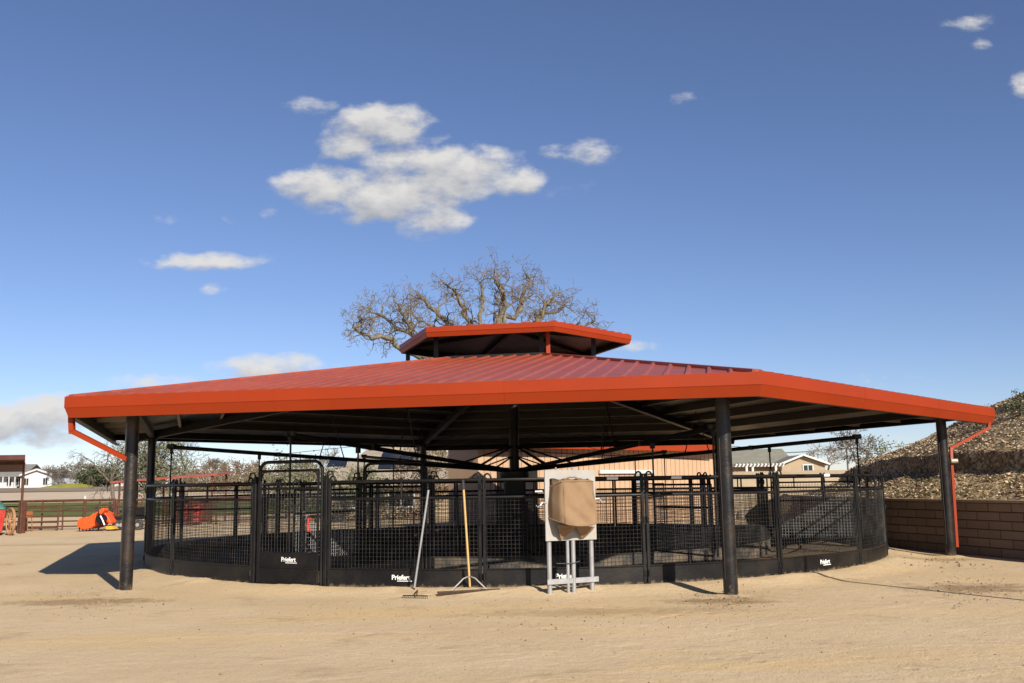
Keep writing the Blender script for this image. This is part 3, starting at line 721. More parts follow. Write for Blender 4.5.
# arched walk-through gates
def make_gate(R, ang, label, group=None, logo=True):
    root = thing('arched_gate', label, 'gate', (0, 0, 0), 0, group)
    W = R*ang; y0 = R-R*math.cos(ang/2)
    def P(x, z, y=0): return Vector((x, y0+y, z))
    hw = W/2
    for s in (-1, 1):
        mb = MB(); mb.bbox(P(s*(hw-.03), .86), (.06, .06, 1.8), .006)
        mb.tube([P(s*(hw-.03), 1.72), P(s*(hw+.0), 1.83), P(s*(hw+.09), 1.82), P(s*(hw+.12), 1.72)], .014, 6)
        mb.build('gate_post', M['black'], root, local=True)
    hx = hw-.115; ht = 2.0; rc = .17
    path = [P(-hx, 0)] + [P(-hx+rc-rc*math.cos(t), ht-rc+rc*math.sin(t)) for t in [math.pi/2*i/6 for i in range(7)]] + [P(hx-rc+rc*math.sin(t), ht-rc+rc*math.cos(t)) for t in [math.pi/2*i/6 for i in range(7)]] + [P(hx, 0)]
    mb = MB(); mb.tube(path, .028, 10); mb.build('hoop_frame', M['black'], root, local=True, smooth='auto')
    door = MB(); dx = hx-.055
    for s in (-1, 1): door.tube([P(s*dx, .03, -.03), P(s*dx, 1.86, -.03)], .02, 8)
    for z in (1.85, 1.56): door.tube([P(-dx, z, -.03), P(dx, z, -.03)], .021, 8)
    door.tube([P(-dx, .51, -.03), P(dx, .51, -.03)], .02, 8); door.tube([P(-dx, .04, -.03), P(dx, .04, -.03)], .02, 8)
    for s in (-1, 1):
        pth = [P(s*(dx-.0), 1.70, -.03), P(s*(dx-.05), 1.82, -.03), P(s*(dx-.16), 1.85, -.03)]; door.tube(pth, .015, 6)
        door.tube([P(s*.2, 1.56, -.03), P(s*.2, 1.68, -.03), P(s*.14, 1.72, -.03), P(s*.09, 1.66, -.03), P(s*.09, 1.56, -.03)], .012, 6)
    d_ = door.build('door', M['black'], root, local=True, smooth='auto')
    mb = MB(); n_ = int(2*dx/.062)
    for i in range(1, n_): x = -dx+2*dx*i/n_; mb.tube([P(x, .51, -.03), P(x, 1.56, -.03)], .0034, 4, False)
    n_ = 16
    for i in range(1, n_): z = .51+1.05*i/n_; mb.tube([P(-dx, z, -.034), P(dx, z, -.034)], .0034, 4, False)
    mb.build('wire_mesh', M['wire'], d_, local=True)
    mb = MB(); mb.box(P(0, .395, -.034), (2*dx-.03, .012, .22)); mb.box(P(0, .16, -.034), (2*dx-.03, .012, .21)); mb.bar(P(-dx+.03, .278, -.042), P(dx-.03, .278, -.042), .02, .02)
    k = mb.build('kick_plate', M['kick'], d_, local=True)
    if logo: add_logo(k, .02, y0-.0425, .375, .98)
    mb = MB(); mb.tube([P(dx-.10, 1.05, -.06), P(dx-.16, 1.08, -.07), P(dx-.17, .96, -.07), P(dx-.16, .86, -.07), P(dx-.12, .88, -.07)], .02, 6); mb.build('latch', M['red'], root, local=True)
    mb = MB(); mb.tube([P(dx-.02, 1.0, -.05), P(dx-.04, 1.10, -.06), P(dx-.12, 1.12, -.06), P(dx-.16, 1.08, -.06)], .012, 6); mb.build('latch_lever', M['black'], root, local=True)
    return root
gt = make_gate(RING, R_(10.7), 'black arched walk-through gate with mesh door in the front of the outer ring')
loc, rz = ring_pos(RING, -116.85); gt.location = loc; gt.rotation_euler = (0, 0, rz)
g2 = make_gate(RIN, R_(15), 'inner arched gate behind the mesh panel with the leaning rake', None, False)
loc, rz = ring_pos(RIN, -112.5); g2.location = loc; g2.rotation_euler = (0, 0, rz)
# inner ring
st2 = 345/13
inner = make_panel(RIN, R_(st2), 'inner_fence_panel', 'x', 'fence panel', 'inner ring fence panels', M['kick_dusty'], .3)
for i in range(13):
    deg = -105 + st2*(i+.5); loc, rz = ring_pos(RIN, deg)
    if i in (0, 1, 12): lab = {0: 'dusty low kick plate panel of the inner ring straight behind the push broom', 1: 'dusty inner ring panel seen behind the control stand and front column', 12: 'dusty inner ring panel left of the inner arched gate'}[i]
    else: lab = 'black mesh panel of the inner ring, on its shaded far side'
    if i == 0: inner.location = loc; inner.rotation_euler = (0, 0, rz); inner['label'] = lab
    else: copy_thing(inner, loc, rz, lab)

# ------------------------------------------------------------------ the walker: post, motor, arms, hanging dividers
wk = thing('horse_walker', 'black powered horse walker with central motor tower and long radiating arms', 'horse walker', (CX, CY, .07))
mb = MB(); mb.tube([(CX, CY, .0), (CX, CY, 4.55)], .115, 14); mb.build('center_post', M['black'], wk, smooth='auto')
mb = MB(); mb.bbox((CX, CY, .62), (.62, .60, 1.25), .03); mb.bbox((CX, CY, 1.5), (.52, .50, .5), .03); mb.build('motor_housing', M['black'], wk)
mb = MB(); mb.lathe((CX, CY, 1.78), [(.34, 0), (.36, .04), (.36, .16), (.2, .2)], 16); mb.build('turntable_hub', M['beam'], wk, smooth='auto')
def arm_pt(a, r): 
    t = (r-.3)/7.6; return Vector((CX+r*math.cos(a), CY+r*math.sin(a), 1.98+.57*t))
ARMS = [199, 240.5, 295.5, 341.5, 54, 126]
dv_lab = {199: 'mesh divider gate hanging at the left end of the walker', 240.5: 'sunlit mesh divider gate hanging just inside the front arched gate', 295.5: 'mesh divider gate hanging behind the front column',
          341.5: 'mesh divider gate hanging under the right hand end of the walker', 54: 'mesh divider gate hanging at the right rear of the walker', 126: 'mesh divider gate hanging at the left rear of the walker'}
div0 = None
for d in ARMS:
    a = R_(d)
    mb = MB(); mb.tube([arm_pt(a, .3), arm_pt(a, 7.95)], .045, 10); mb.build('arm', M['black'], wk, smooth='auto')
    mb = MB(); mb.tube([(CX+.1*math.cos(a), CY+.1*math.sin(a), 2.55), arm_pt(a, 1.6)], .022, 6); mb.tube([(CX+.1*math.cos(a), CY+.1*math.sin(a), 2.30), arm_pt(a, .9)], .018, 6); mb.build('arm_brace', M['black'], wk)
    mb = MB()
    mb.tube([(CX+.1*math.cos(a), CY+.1*math.sin(a), 2.95), arm_pt(a, 5.6)], .006, 5)
    q = arm_pt(a, 5.6); mb.box(q, (.09, .09, .1))
    mb.build('stay_cable', M['beam'], wk)
    mb = MB(); q = arm_pt(a, 4.4); sd_v = Vector((-math.sin(a), math.cos(a), 0)); ra = Vector((math.cos(a), math.sin(a), 0))
    mb.tube([q-ra*.28, q+Vector((0, 0, .95)), q+ra*.28], .014, 6); mb.build('stay_rod', M['black'], wk)
    e = arm_pt(a, 7.85); mb = MB(); mb.bbox(e+Vector((0, 0, .02)), (.16, .16, .09), .01); mb.build('arm_end_bracket', M['beam'], wk)
    # divider gate hung on two rods
    if div0 is None:
        div0 = thing('divider_gate', 'x', 'divider gate', (0, 0, 0), 0, 'divider gates hanging from the walker arms')
        z0, z1 = -2.15, -.95; x0, x1 = -2.0+.15, -.12
        fr = MB()
        for x in (x0, x1): fr.tube([(x, 0, z0), (x, 0, z1)], .02, 8)
        for z in (z0, z1, (z0+z1)/2+.2): fr.tube([(x0, 0, z), (x1, 0, z)], .018, 8)
        fr.build('frame', M['black'], div0, local=True)
        ms = MB(); n_ = 28
        for i in range(1, n_): x = x0+(x1-x0)*i/n_; ms.tube([(x, 0, z0), (x, 0, z1)], .0036, 4, False)
        for i in range(1, 19): z = z0+(z1-z0)*i/19; ms.tube([(x0, .004, z), (x1, .004, z)], .0036, 4, False)
        ms.build('wire_mesh', M['galv'], div0, local=True)
        for x in (x0, 0.0):
            rd = MB(); top = -.57/7.6*abs(x)
            rd.tube([(x, 0, z0 if x == 0 else z1), (x, 0, top-.03)], .017, 8); rd.box((x, 0, top-.09), (.07, .07, .1)); rd.build('hanging_rod', M['black'], div0, local=True)
        o = div0
    else: o = copy_thing(div0, (0, 0, 0))
    o.location = e; o.rotation_euler = (0, 0, a); o['label'] = dv_lab[d]

# ------------------------------------------------------------------ control stand, cover, tools
def gpt(x, y, Y=None):
    d = ray(x, y); t = (.03-H)/d.z
    return Vector((d.x*t, d.y*t, .02))
YS = 14.87
sA = gpt(550.5, 594.0); sB = gpt(593, 591.6)
st = thing('control_stand', 'pale grey control board on four galvanised pipe legs with a brace bar', 'control stand', ((sA.x+sB.x)/2, (sA.y+sB.y)/2, .0))
ex = (sB-sA); ex.z = 0; wleg = ex.length; ex.normalize(); ey = Vector((-ex.y, ex.x, 0)); ez = Vector((0, 0, 1)); o0 = Vector(((sA.x+sB.x)/2, (sA.y+sB.y)/2, 0))
RS = Matrix((ex, ey, ez)).transposed()
def S(x, y, z): return o0 + ex*x + ey*y + ez*z
PXM = 14.9/F
bx0, bx1 = -wleg/2-.075, wleg/2+.065; bz0, bz1 = .80, 1.845
mb = MB(); mb.bbox(S((bx0+bx1)/2, -.03, (bz0+bz1)/2), (bx1-bx0, .03, bz1-bz0), .004, RS); mb.build('backboard', M['board'], st)
for x in (-wleg/2, wleg/2):
    mb = MB(); mb.tube([S(x, .025, -.1), S(x, .025, 1.84)], .036, 14); mb.build('leg', M['galv'], st, smooth='auto')
for x in (-wleg/2+.285, -wleg/2+.375):
    mb = MB(); mb.tube([S(x, -.01, -.1), S(x, -.01, .95)], .026 if x < -wleg/2+.3 else .034, 12); mb.build('conduit_pipe', M['galv'], st, smooth='auto')
mb = MB(); mb.bar(S(bx0+.02, -.02, .205), S(bx1+.02, -.02, .215), .03, .075); mb.build('brace_bar', M['galv'], st)
mb = MB(); mb.tube([S(-.25, -.03, .47), S(.0, -.05, .46), S(.12, -.045, .49)], .008, 6); mb.build('loose_wire', M['grip'], st)
for s, z in ((-1, 1.36), (1, 1.40)):
    xx = bx0 if s < 0 else bx1
    mb = MB(); mb.tube([S(xx-s*.02, -.04, z), S(xx+s*.05, -.05, z+.01), S(xx+s*.09, -.06, z-.04)], .014, 8); mb.tube([S(xx+s*.05, -.05, z), S(xx+s*.12, -.05, z-.06), S(xx+s*.15, -.05, z-.03)], .009, 6)
    mb.build('clip', M['galv'], st)
for xa_, xb_, zb_ in ((bx0-.12, bx0+.1, 1.53), (bx1-.05, bx1+.06, 1.56)): mb = MB(); mb.tube([S(xa_, .06 if xa_ < 0 else .03, zb_), S(xb_, .03 if xa_ < 0 else .06, zb_)], .018, 8); mb.build('fence_bracket', M['galv'], st)
for x in (-.22, .05, .17):
    mb = MB(); mb.tube([S(x, .0, 1.80), S(x, .0, 1.89)], .012, 8); mb.build('top_clip', M['galv'], st)
# cloth cover: sewn box with sagging folds and two hanging flaps
cv = MB()
cx0, cx1 = -wleg/2+.0, wleg/2-.0
nX, nZ = 18, 22
def cover(u, v):
    # u across 0..1 (left side, front, right side), v up 0..1
    zt_, zb_ = 1.68, 1.02
    dep = .30
    sL = 3/18
    lean = .05*(1-v)
    if u < sL: t = u/sL; x = -.36 + .115*t; y = -.05 - dep*t*(.85+.3*(1-v))
    elif u > .93: t = (u-.93)/.07; x = .30 - .015*(1-t); y = -.05-dep*(1-t)*(.85+.3*(1-v))
    else: t = (u-sL)/(.93-sL); x = -.245+.53*t; y = -.05-dep*(.85+.3*(1-v)) - .012*math.sin(math.pi*t)
    z = zb_+(zt_-zb_)*v - .02*max(0, abs(2*u-1)-.75)*4*v
    z += .10*abs(2*u-1)**3*(1-v)**1.5 - (.06*(1-u/sL)*v if u < sL else 0)
    x *= .955+.045*math.sin(math.pi*min(1, .25+v*.75))
    nn = noise.noise(Vector((x*5+z*3, z*4-x*2, 1.3)))*.028 + noise.noise(Vector((x*10-z*9, z*5+x*4, 4)))*.012
    nn += .016*math.sin((x*.8+z*.75)*24+2*noise.noise(Vector((x*3, z*3, 0))))*(.35+.65*(1-abs(2*u-1)))
    y += nn*1.1; x += nn*.12 - lean*.3*(u < .5) - .02*(1-v)*(.5-u)
    z -= .04*(1-v)*(u-.5)
    return S(x, y, z)
vs = []; fs = []
for j in range(nZ+1):
    for i in range(nX+1): vs.append(cover(i/nX, j/nZ))
for j in range(nZ):
    for i in range(nX): fs.append((j*(nX+1)+i, j*(nX+1)+i+1, (j+1)*(nX+1)+i+1, (j+1)*(nX+1)+i))
# top closes to the board
tb = nZ*(nX+1); base = len(vs)
for i in range(nX+1):
    q = vs[tb+i]; loc_ = q-o0; vs.append(o0 + ex*(loc_.dot(ex)) + ey*(-.05) + ez*(1.715+.012*math.sin(i*1.1)))
for i in range(nX): fs.append((tb+i, tb+i+1, base+i+1, base+i))
cv.add(vs, fs)
cvo = cv.build('cloth_cover', M['cloth'], None, smooth=True, origin=(o0.x, o0.y, .9)); cvo.modifiers.new('es', 'EDGE_SPLIT').split_angle = R_(38); tag(cvo, 'brown canvas cover drawn over the box on the control board', 'cover')
mod = cvo.modifiers.new('th', 'SOLIDIFY'); mod.thickness = .006
for tri in ([(-.30, 1.04), (-.02, 1.02), (.02, 1.0), (-.13, .85), (-.19, .81), (-.23, .88)], [(.0, 1.02), (.31, 1.0), (.29, .93), (.19, .815), (.13, .84)]):
    mb = MB(); n_ = len(tri)
    mb.prism([S(x, -.20-.03*math.sin(i*1.7)+.11*(1.04-z)/.2, z) for i, (x, z) in enumerate(tri)], tuple(ey*.006)); mb.build('hanging_flap', M['cloth'], cvo)
mb = MB(); pth = [cover(i/20, .985)+ez*.004-ey*.004 for i in range(21)]; mb.tube(pth, .008, 5); mb.build('piping', M['cloth'], cvo); mb = MB(); pth = [cover(i/20, .015)-ey*.004 for i in range(21)]; mb.tube(pth, .009, 5); mb.build('piping', M['cloth'], cvo)
mb = MB(); mb.tube([S(-.16, -.16, 1.70), S(-.08, -.17, 1.735), S(.02, -.17, 1.735), S(.10, -.16, 1.70)], .014, 6); mb.build('handle_loop', M['cloth'], cvo)

# push broom leaning on the ring
hb_ = gpt(470, 591.5); hL = gpt(437.7, 595.5); hR = gpt(499.7, 592.2)
bm = thing('push_broom', 'wide push broom with pale wooden handle leaning on the ring', 'broom', (hb_.x, hb_.y, .03))
top = at(463, 480, 15.16)
foot = Vector((hb_.x, hb_.y-.02, .10)); cap_ = foot.lerp(top, .91)
mb = MB(); mb.tube([foot, cap_], .017, 10); mb.build('handle', M['wood'], bm, smooth='auto')
mb = MB(); mb.tube([cap_, top], .021, 10); mb.build('grip', M['grip'], bm, smooth='auto')
hL.z = .075; hR.z = .075
mb = MB(); mb.bar(hL, hR, .05, .022); mb.build('head', M['bristle'], bm)
mb = MB()
for i in range(150):
    p = hL.lerp(hR, (i+.5)/150); 
    for dy in (-.018, .012): mb.bar(p+Vector((0, dy, -.012)), p+Vector((random.uniform(-.01, .01), dy*1.8+random.uniform(-.01, .01), -.07)), .006, .004)
mb.build('bristles', M['bristle'], bm)
for s in (-1, 1):
    mid = foot.lerp(top, .10); e = hL.lerp(hR, .5+s*.28)+Vector((0, 0, .012)); 
    k = mid.lerp(e, .35)+Vector((0, 0, .035))
    mb = MB(); mb.tube([mid, k, e], .011, 8); mb.build('brace', M['board'], bm, smooth=True)
# rake
rb = gpt(418, 588); rt_ = at(428.5, 490, 15.22); rL = gpt(402.8, 596.6); rR = gpt(427.7, 597)
rk = thing('garden_rake', 'grey handled steel rake leaning on the ring left of the broom', 'rake', (rb.x, rb.y, .03))
rfoot = Vector((rb.x, rb.y-.62, .06))
mb = MB(); mb.tube([rfoot, rt_], .0165, 10); mb.build('handle', M['galv'], rk, smooth='auto')
rL.z = rR.z = .045; mid = rL.lerp(rR, .55)
mb = MB(); mb.tube([rfoot.lerp(rt_, .03), rfoot+Vector((0, -.1, -.06)), mid+Vector((0, .15, .06)), mid], .010, 8); mb.build('neck', M['rust'], rk, smooth=True)
mb = MB(); mb.bar(rL, rR, .014, .016)
for i in range(14): 
    p = rL.lerp(rR, i/13); mb.tube([p, p+Vector((0, -.02, -.04)), p+Vector((0, 0, -.05))], [.004, .004, .002], 5)
mb.build('rake_head', M['beam'], rk)

# an unseen post added to the right of view to throw a thin shadow in
lp = thing('shadow_post', 'unseen slim black post added to cast a thin shadow line', 'shadow post', (8.05, 11.2, 0))
mb = MB(); mb.tube([(8.05, 11.2, -.1), (8.05, 11.2, 5.2)], [.05, .035], 10); mb.build('pole', M['black'], lp)
mb = MB(); mb.lathe((8.05, 11.2, 5.2), [(.05, 0), (.13, .05), (.13, .2), (.03, .26)], 12); mb.build('shadow_post_head', M['black'], lp)

# ------------------------------------------------------------------ dirt lumps and pebbles
cl = MB(); cl.cols = []; rnd = random.Random(11)
def clod(p, s, tone):
    vs = []
    for q in ((1, 0, 0), (0, 1, 0), (-1, 0, 0), (0, -1, 0), (0, 0, 1), (0, 0, -.6)):
        vs.append(p+Vector(q)*s*rnd.uniform(.55, 1.25))
    cl.add(vs, [(0, 1, 4), (1, 2, 4), (2, 3, 4), (3, 0, 4), (1, 0, 5), (2, 1, 5), (3, 2, 5), (0, 3, 5)]); cl.cols += [(tone,)*3]*8
def scatter(px, py, sx_, sy_, n_, s0, s1):
    for _ in range(n_):
        x, y = rnd.gauss(px, sx_), rnd.gauss(py, sy_)
        if y < 545: continue
        d = ray(x, y)
        if d.z > -.03: continue
        t = -H/d.z; X, Y = d.x*t, d.y*t
        if math.hypot(X-CX, Y-CY) < 8.6 or X > xw(Y)-.3: continue
        s = rnd.uniform(s0, s1)*(.5+rnd.random()**3)
        clod(Vector((X, Y, gz(X, Y)+s*.25)), s, rnd.random())
scatter(85, 603, 36, 8, 420, .005, .016)
scatter(725, 601, 24, 6, 420, .005, .018)
scatter(975, 588, 30, 8, 420, .005, .018)
scatter(930, 560, 40, 6, 160, .008, .03)
scatter(400, 610, 90, 8, 300, .004, .012)
scatter(600, 618, 100, 9, 300, .004, .013)
for _ in range(1300):
    Y = 7+rnd.random()**1.3*13; X = rnd.uniform(-.62, .62)*Y
    if math.hypot(X-CX, Y-CY) < 8.6 or X > xw(Y)-.3: continue
    s = rnd.uniform(.003, .010)*(.6+rnd.random()**4*1.6)
    clod(Vector((X, Y, gz(X, Y)+s*.2)), s, rnd.random())
cl.build('gravel', M['clod'])['kind'] = 'stuff'

# ------------------------------------------------------------------ trees
def rand_perp(d, r):
    v = Vector((r.gauss(0, 1), r.gauss(0, 1), r.gauss(0, 1))); v -= d*v.dot(d); return v.normalized()
def grow(big, small, p, d, L, rad, lvl, r, gn=.35, trop=.08, nseg=4, kids=(2, 4), droop=0.0, twig_r=.008, split=.62, ang=(28, 62), small_lvl=2):
    path = [p.copy()]; rads = [rad]; q = p.copy(); dd = d.copy(); pts = []
    end = max(twig_r, rad*.60)
    for i in range(nseg):
        dd = (dd + rand_perp(dd, r)*r.uniform(.3, 1)*gn + Vector((0, 0, trop - droop*(3-lvl if lvl < 3 else 0)*.25))).normalized()
        q = q + dd*(L/nseg); path.append(q.copy()); rads.append(rad+(end-rad)*(i+1)/nseg); pts.append((q.copy(), dd.copy(), rads[-1], (i+1)/nseg))
    (small if lvl <= small_lvl else big).tube(path, rads, 3 if lvl <= 1 else 5 if lvl <= 3 else 8, cap=False)
    if lvl == 0: return
    n_ = r.randint(*kids)
    for k in range(n_):
        pt, pd, pr, t = pts[-1] if k < 2 else pts[r.randrange(0 if lvl < 4 else 1, nseg)]
        a = R_(r.uniform(*ang)); 
        nd = (pd*math.cos(a) + rand_perp(pd, r)*math.sin(a)).normalized()
        grow(big, small, pt, nd, L*r.uniform(split-.1, split+.17), max(twig_r, pr*r.uniform(.62, .82)), lvl-1, r, gn, trop, nseg, kids, droop, twig_r, split, ang, small_lvl)
def bare_tree(name, label, cat, base, height, seed, bk, tw, levels=5, spread=(28, 58), gn=.3, trop=.1, trunk=.28, group=None, droop=0, kids=(3, 4), twig_r=.012, rad=None, cattrib=None):
    r = random.Random(seed); t = thing(name, label, cat, base, 0, group)
    big, small = MB(), MB(); p = Vector(base) + Vector((0, 0, -.2))
    th = height*trunk; rad = rad or height*.022
    top = p+Vector((r.uniform(-.05, .05)*height, r.uniform(-.03, .03)*height, th+.2))
    big.tube([p, p.lerp(top, .15), p.lerp(top, .6), top], [rad*1.5, rad*1.1, rad, rad*.9], 9, cap=False)
    L = height*.30
    for k in range(4):
        a = k*1.57+r.uniform(-.5, .5); e = R_(r.uniform(35, 70) if k else 80)
        d = Vector((math.cos(a)*math.cos(e), math.sin(a)*math.cos(e), math.sin(e)))
        grow(big, small, top - Vector((0, 0, th*.12*k*.5)), d, L*r.uniform(.8, 1.1), rad*.7, levels, r, gn, trop, 4, kids, droop, twig_r, .66, spread)
    big.build('trunk', bk, t, smooth=True); small.build('crown', tw, t)
    return t
def leafy_tree(name, label, cat, base, height, width, seed, bk, lf, nclump=70, per=42, leafs=.16, group=None, low=.12, bare=.0):
    r = random.Random(seed); t = thing(name, label, cat, base, 0, group)
    big = MB(); cr = MB(); cr.cols = []; b0 = Vector(base)
    rad = height*.03; fork = b0+Vector((0, 0, height*(low+.18)))
    big.tube([b0+Vector((0, 0, -.2)), b0+Vector((0, 0, .2)), fork], [rad*1.5, rad*1.1, rad*.85], 8, cap=False)
    for k in range(nclump):
        a = r.uniform(0, 6.283); rr = r.random()**.45; zt = r.uniform(-1, 1)
        hr = math.sqrt(max(0, 1-zt*zt))*rr
        wob = 1+.28*noise.noise(Vector((math.cos(a)*1.4, math.sin(a)*1.4, zt*1.5+seed)))
        c = b0 + Vector((math.cos(a)*hr*width/2*wob, math.sin(a)*hr*width/2*wob, height*(low+(1-low)*(.5+.5*zt*rr*wob))))
        c.z = max(c.z, b0.z+height*low*.6)
        if k < nclump*.45:
            m_ = fork.lerp(c, .5)+Vector((r.uniform(-.2, .2), r.uniform(-.2, .2), .12*height*r.random()))
            big.tube([fork+Vector((0, 0, -height*.1*r.random())), m_, c], [rad*.5, rad*.28, rad*.08], 5, cap=False)
        cs = width*r.uniform(.07, .15); tone = r.uniform(.1, .8)
        for _ in range(per):
            v = Vector((r.gauss(0, 1), r.gauss(0, 1), r.gauss(0, .75)))*cs*.62
            p = c+v; s = leafs*r.uniform(.6, 1.3)
            t1 = Vector((r.gauss(0, 1), r.gauss(0, 1), r.gauss(0, 1))).normalized(); t2 = rand_perp(t1, r)
            cr.add([p-t1*s, p+t2*s*.45, p+t1*s, p-t2*s*.45], [(0, 1, 2, 3)])
            k_ = min(1, max(0, tone+r.gauss(0, .16))); cr.cols.append((k_, k_, k_))
    big.build('trunk', bk, t, smooth=True); cr.build('crown', lf, t)
    return t
def gpos(x, Y):
    X = at(x, 480, Y).x; return (X, Y, gz(X, Y))

# the great bare oak behind the cupola: limbs laid out along the real tree's main forks
ok = thing('oak_tree', 'huge bare gnarled oak rising behind the pavilion cupola', 'tree', (at(470, 400, 62).x, 62, 0))
big, small = MB(), MB(); r = random.Random(21); YO = 62
def OP(x, y, dy=0): return at(x, y if y > 330 else 330+(y-330)*.86, YO+dy)
b0 = Vector((at(470, 480, YO).x, YO, -.2)); fk = OP(472, 392)
big.tube([b0, b0.lerp(fk, .15), b0.lerp(fk, .6), fk], [.95, .7, .62, .6], 12, cap=False)
limbs = [([(472, 392), (452, 372, -1), (430, 358, -2), (412, 335, -3), (405, 312, -3), (398, 300, -3)], .34),
         ([(430, 358, -2), (408, 352, -3), (385, 338, -4), (362, 334, -5), (356, 330, -5), (362, 318, -5)], .24),
         ([(412, 335, -3), (395, 326, -3), (380, 312, -2), (368, 305, -1)], .17),
         ([(472, 392), (462, 350, 1), (452, 325, 2), (438, 312, 2), (428, 300, 3), (420, 292, 3)], .32),
         ([(462, 350, 1), (470, 322, 0), (462, 300, -1), (455, 285, -1), (447, 278, -2)], .25),
         ([(472, 392), (490, 352, -1), (498, 325, -2), (505, 300, -2), (500, 282, -3), (494, 270, -3)], .34),
         ([(498, 325, -2), (518, 310, -1), (522, 292, 0), (530, 275, 0), (527, 266, 1)], .24),
         ([(490, 352, -1), (520, 332, 2), (540, 312, 3), (548, 296, 3), (556, 288, 4)], .28),
         ([(540, 312, 3), (556, 310, 2), (564, 302, 2)], .14),
         ([(520, 332, 2), (552, 330, 0), (580, 322, -1), (594, 320, -1)], .18),
         ([(472, 392), (470, 360, 6), (480, 320, 8), (484, 290, 9), (480, 276, 9)], .28),
         ([(452, 325, 2), (440, 330, 5), (420, 320, 6), (410, 308, 6)], .16),
         ([(472, 392), (500, 370, -5), (515, 345, -7), (535, 325, -8), (545, 300, -8)], .24)]
for pts_, rad in limbs:
    P_ = [OP(*q) for q in pts_]; path = []; 
    for a, b_ in zip(P_, P_[1:]):
        for t in (0, .25, .5, .75): path.append(a.lerp(b_, t)+Vector((r.gauss(0, .10), r.gauss(0, .15), r.gauss(0, .10)))*(1 if t else .4))
    path.append(P_[-1]); n_ = len(path)
    rads = [rad*.80*(1-.68*i/(n_-1)) for i in range(n_)]
    big.tube(path, rads, 8, cap=False)
    for i in range(max(3, n_//4), n_):
        nk = r.choice((1, 1, 2)) if i < n_-1 else 4
        for _ in range(nk):
            d0 = (path[i]-path[i-1]).normalized(); a = R_(r.uniform(25, 85)); d = (d0*math.cos(a)+rand_perp(d0, r)*math.sin(a)); d = (d+Vector((0, 0, .25))).normalized()
            grow(big, small, path[i], d, r.uniform(.5, .95), max(.035, rads[i]*.42), 3, r, .75, .02, 5, (2, 3), 0, .0105, .68, (25, 70), 2)
big.build('trunk', M['bark_oak'], ok, smooth=True); small.build('crown', M['twig_oak'], ok)

# nearer trees seen under the eaves on the left
leafy_tree('olive_tree', 'tall grey green tree behind the red roofed shelter', 'tree', gpos(152, 66), 5.9, 4.9, 5, M['bark_grey'], M['leaf_olive'], 130, 70, .085)
bare_tree('weeping_tree', 'bare drooping tree just left of the black left column', 'tree', gpos(116, 74), 6.0, 31, M['bark_grey'], M['twig_grey'], 4, (25, 70), .35, -.05, .4, None, .22)
bare_tree('bare_tree', 'pale bare tree between left column and far left rear column', 'tree', gpos(186, 80), 6.4, 33, M['bark_grey'], M['twig_grey'], 4, (25, 60), .35, .04, .35)
leafy_tree('olive_tree', 'grey green tree in front of the solar panelled house', 'tree', gpos(288, 52), 3.5, 4.4, 6, M['bark_grey'], M['leaf_olive'], 70, 60, .075)
leafy_tree('olive_tree', 'small grey green bush at the left corner of the solar panelled house', 'tree', gpos(345, 46), 2.7, 3.2, 8, M['bark_grey'], M['leaf_olive'], 46, 60, .07)
leafy_tree('russet_tree', 'russet leaved tree in front of the right half of the solar panelled house', 'tree', gpos(427, 46), 4.0, 3.4, 16, M['bark_grey'], M['leaf_russet'], 60, 50, .07)
leafy_tree('olive_tree', 'round grey green tree between the two groups of solar panels', 'tree', gpos(368, 47), 2.6, 2.6, 17, M['bark_grey'], M['leaf_olive'], 50, 60, .065)
bare_tree('bare_tree', 'russet bare tree showing over the solar panelled house roof', 'tree', gpos(395, 72), 5.6, 36, M['bark_grey'], M['twig_russet'], 4, (25, 60), .35, .04, .3)
# far line of trees
far = [(58, 150, 4.0, 'bare_tree', 'bare grey tree right of the white house, over the yellow green lawn', 'g'), (74, 158, 4.8, 'bare_tree', 'tall bare pale tree in the far line left of the dark evergreens', 'g'),
       (44, 160, 3.8, 'bare_tree', 'brown bare tree directly behind the white house gable', 'r'), (8, 165, 3.9, 'bare_tree', 'brown bare tree behind the grey house roof at the picture edge', 'r'),
       (28, 168, 4.0, 'bare_tree', 'brown bare tree between the grey roof and the shed post', 'r'),
       (205, 128, 3.9, 'bare_tree', 'russet bare tree beyond the right end of the red roofed shelter', 'r'), (232, 120, 3.9, 'bare_tree', 'russet bare tree left of the arched gate on the horizon', 'r'),
       (258, 132, 4.0, 'bare_tree', 'russet bare tree seen over the arched gate', 'r'), (300, 126, 4.3, 'bare_tree', 'grey bare tree left of the solar panelled house', 'g'),
       (215, 140, 5.0, 'bare_tree', 'tallest thin bare tree beyond the shelter', 'g'), (330, 130, 5.2, 'bare_tree', 'grey bare tree behind the left end of the solar panelled house', 'g')]
for i, (x, Y, h, nm, lab, c_) in enumerate(far):
    bare_tree(nm, lab, 'tree', gpos(x, Y), h, 50+i, M['bark_grey'], M['twig_russet' if c_ == 'r' else 'twig_grey'], 4, (25, 62), .3, .03, .22, 'far line of trees', 0, (3, 4), .022)
for i, (x, Y, h, w_, lab) in enumerate([(98, 145, 3.4, 6.0, 'dark rounded evergreen beyond the lawn, right of the white house'), (108, 150, 3.0, 5, 'dark evergreen touching the weeping tree on the far line'), (89, 152, 2.6, 4, 'low dark evergreen at the left end of the evergreen clump')]):
    leafy_tree('evergreen_tree', lab, 'tree', gpos(x, Y), h, w_, 70+i, M['bark_grey'], M['leaf_dark'], 80, 50, .15, 'far line of trees', .02)
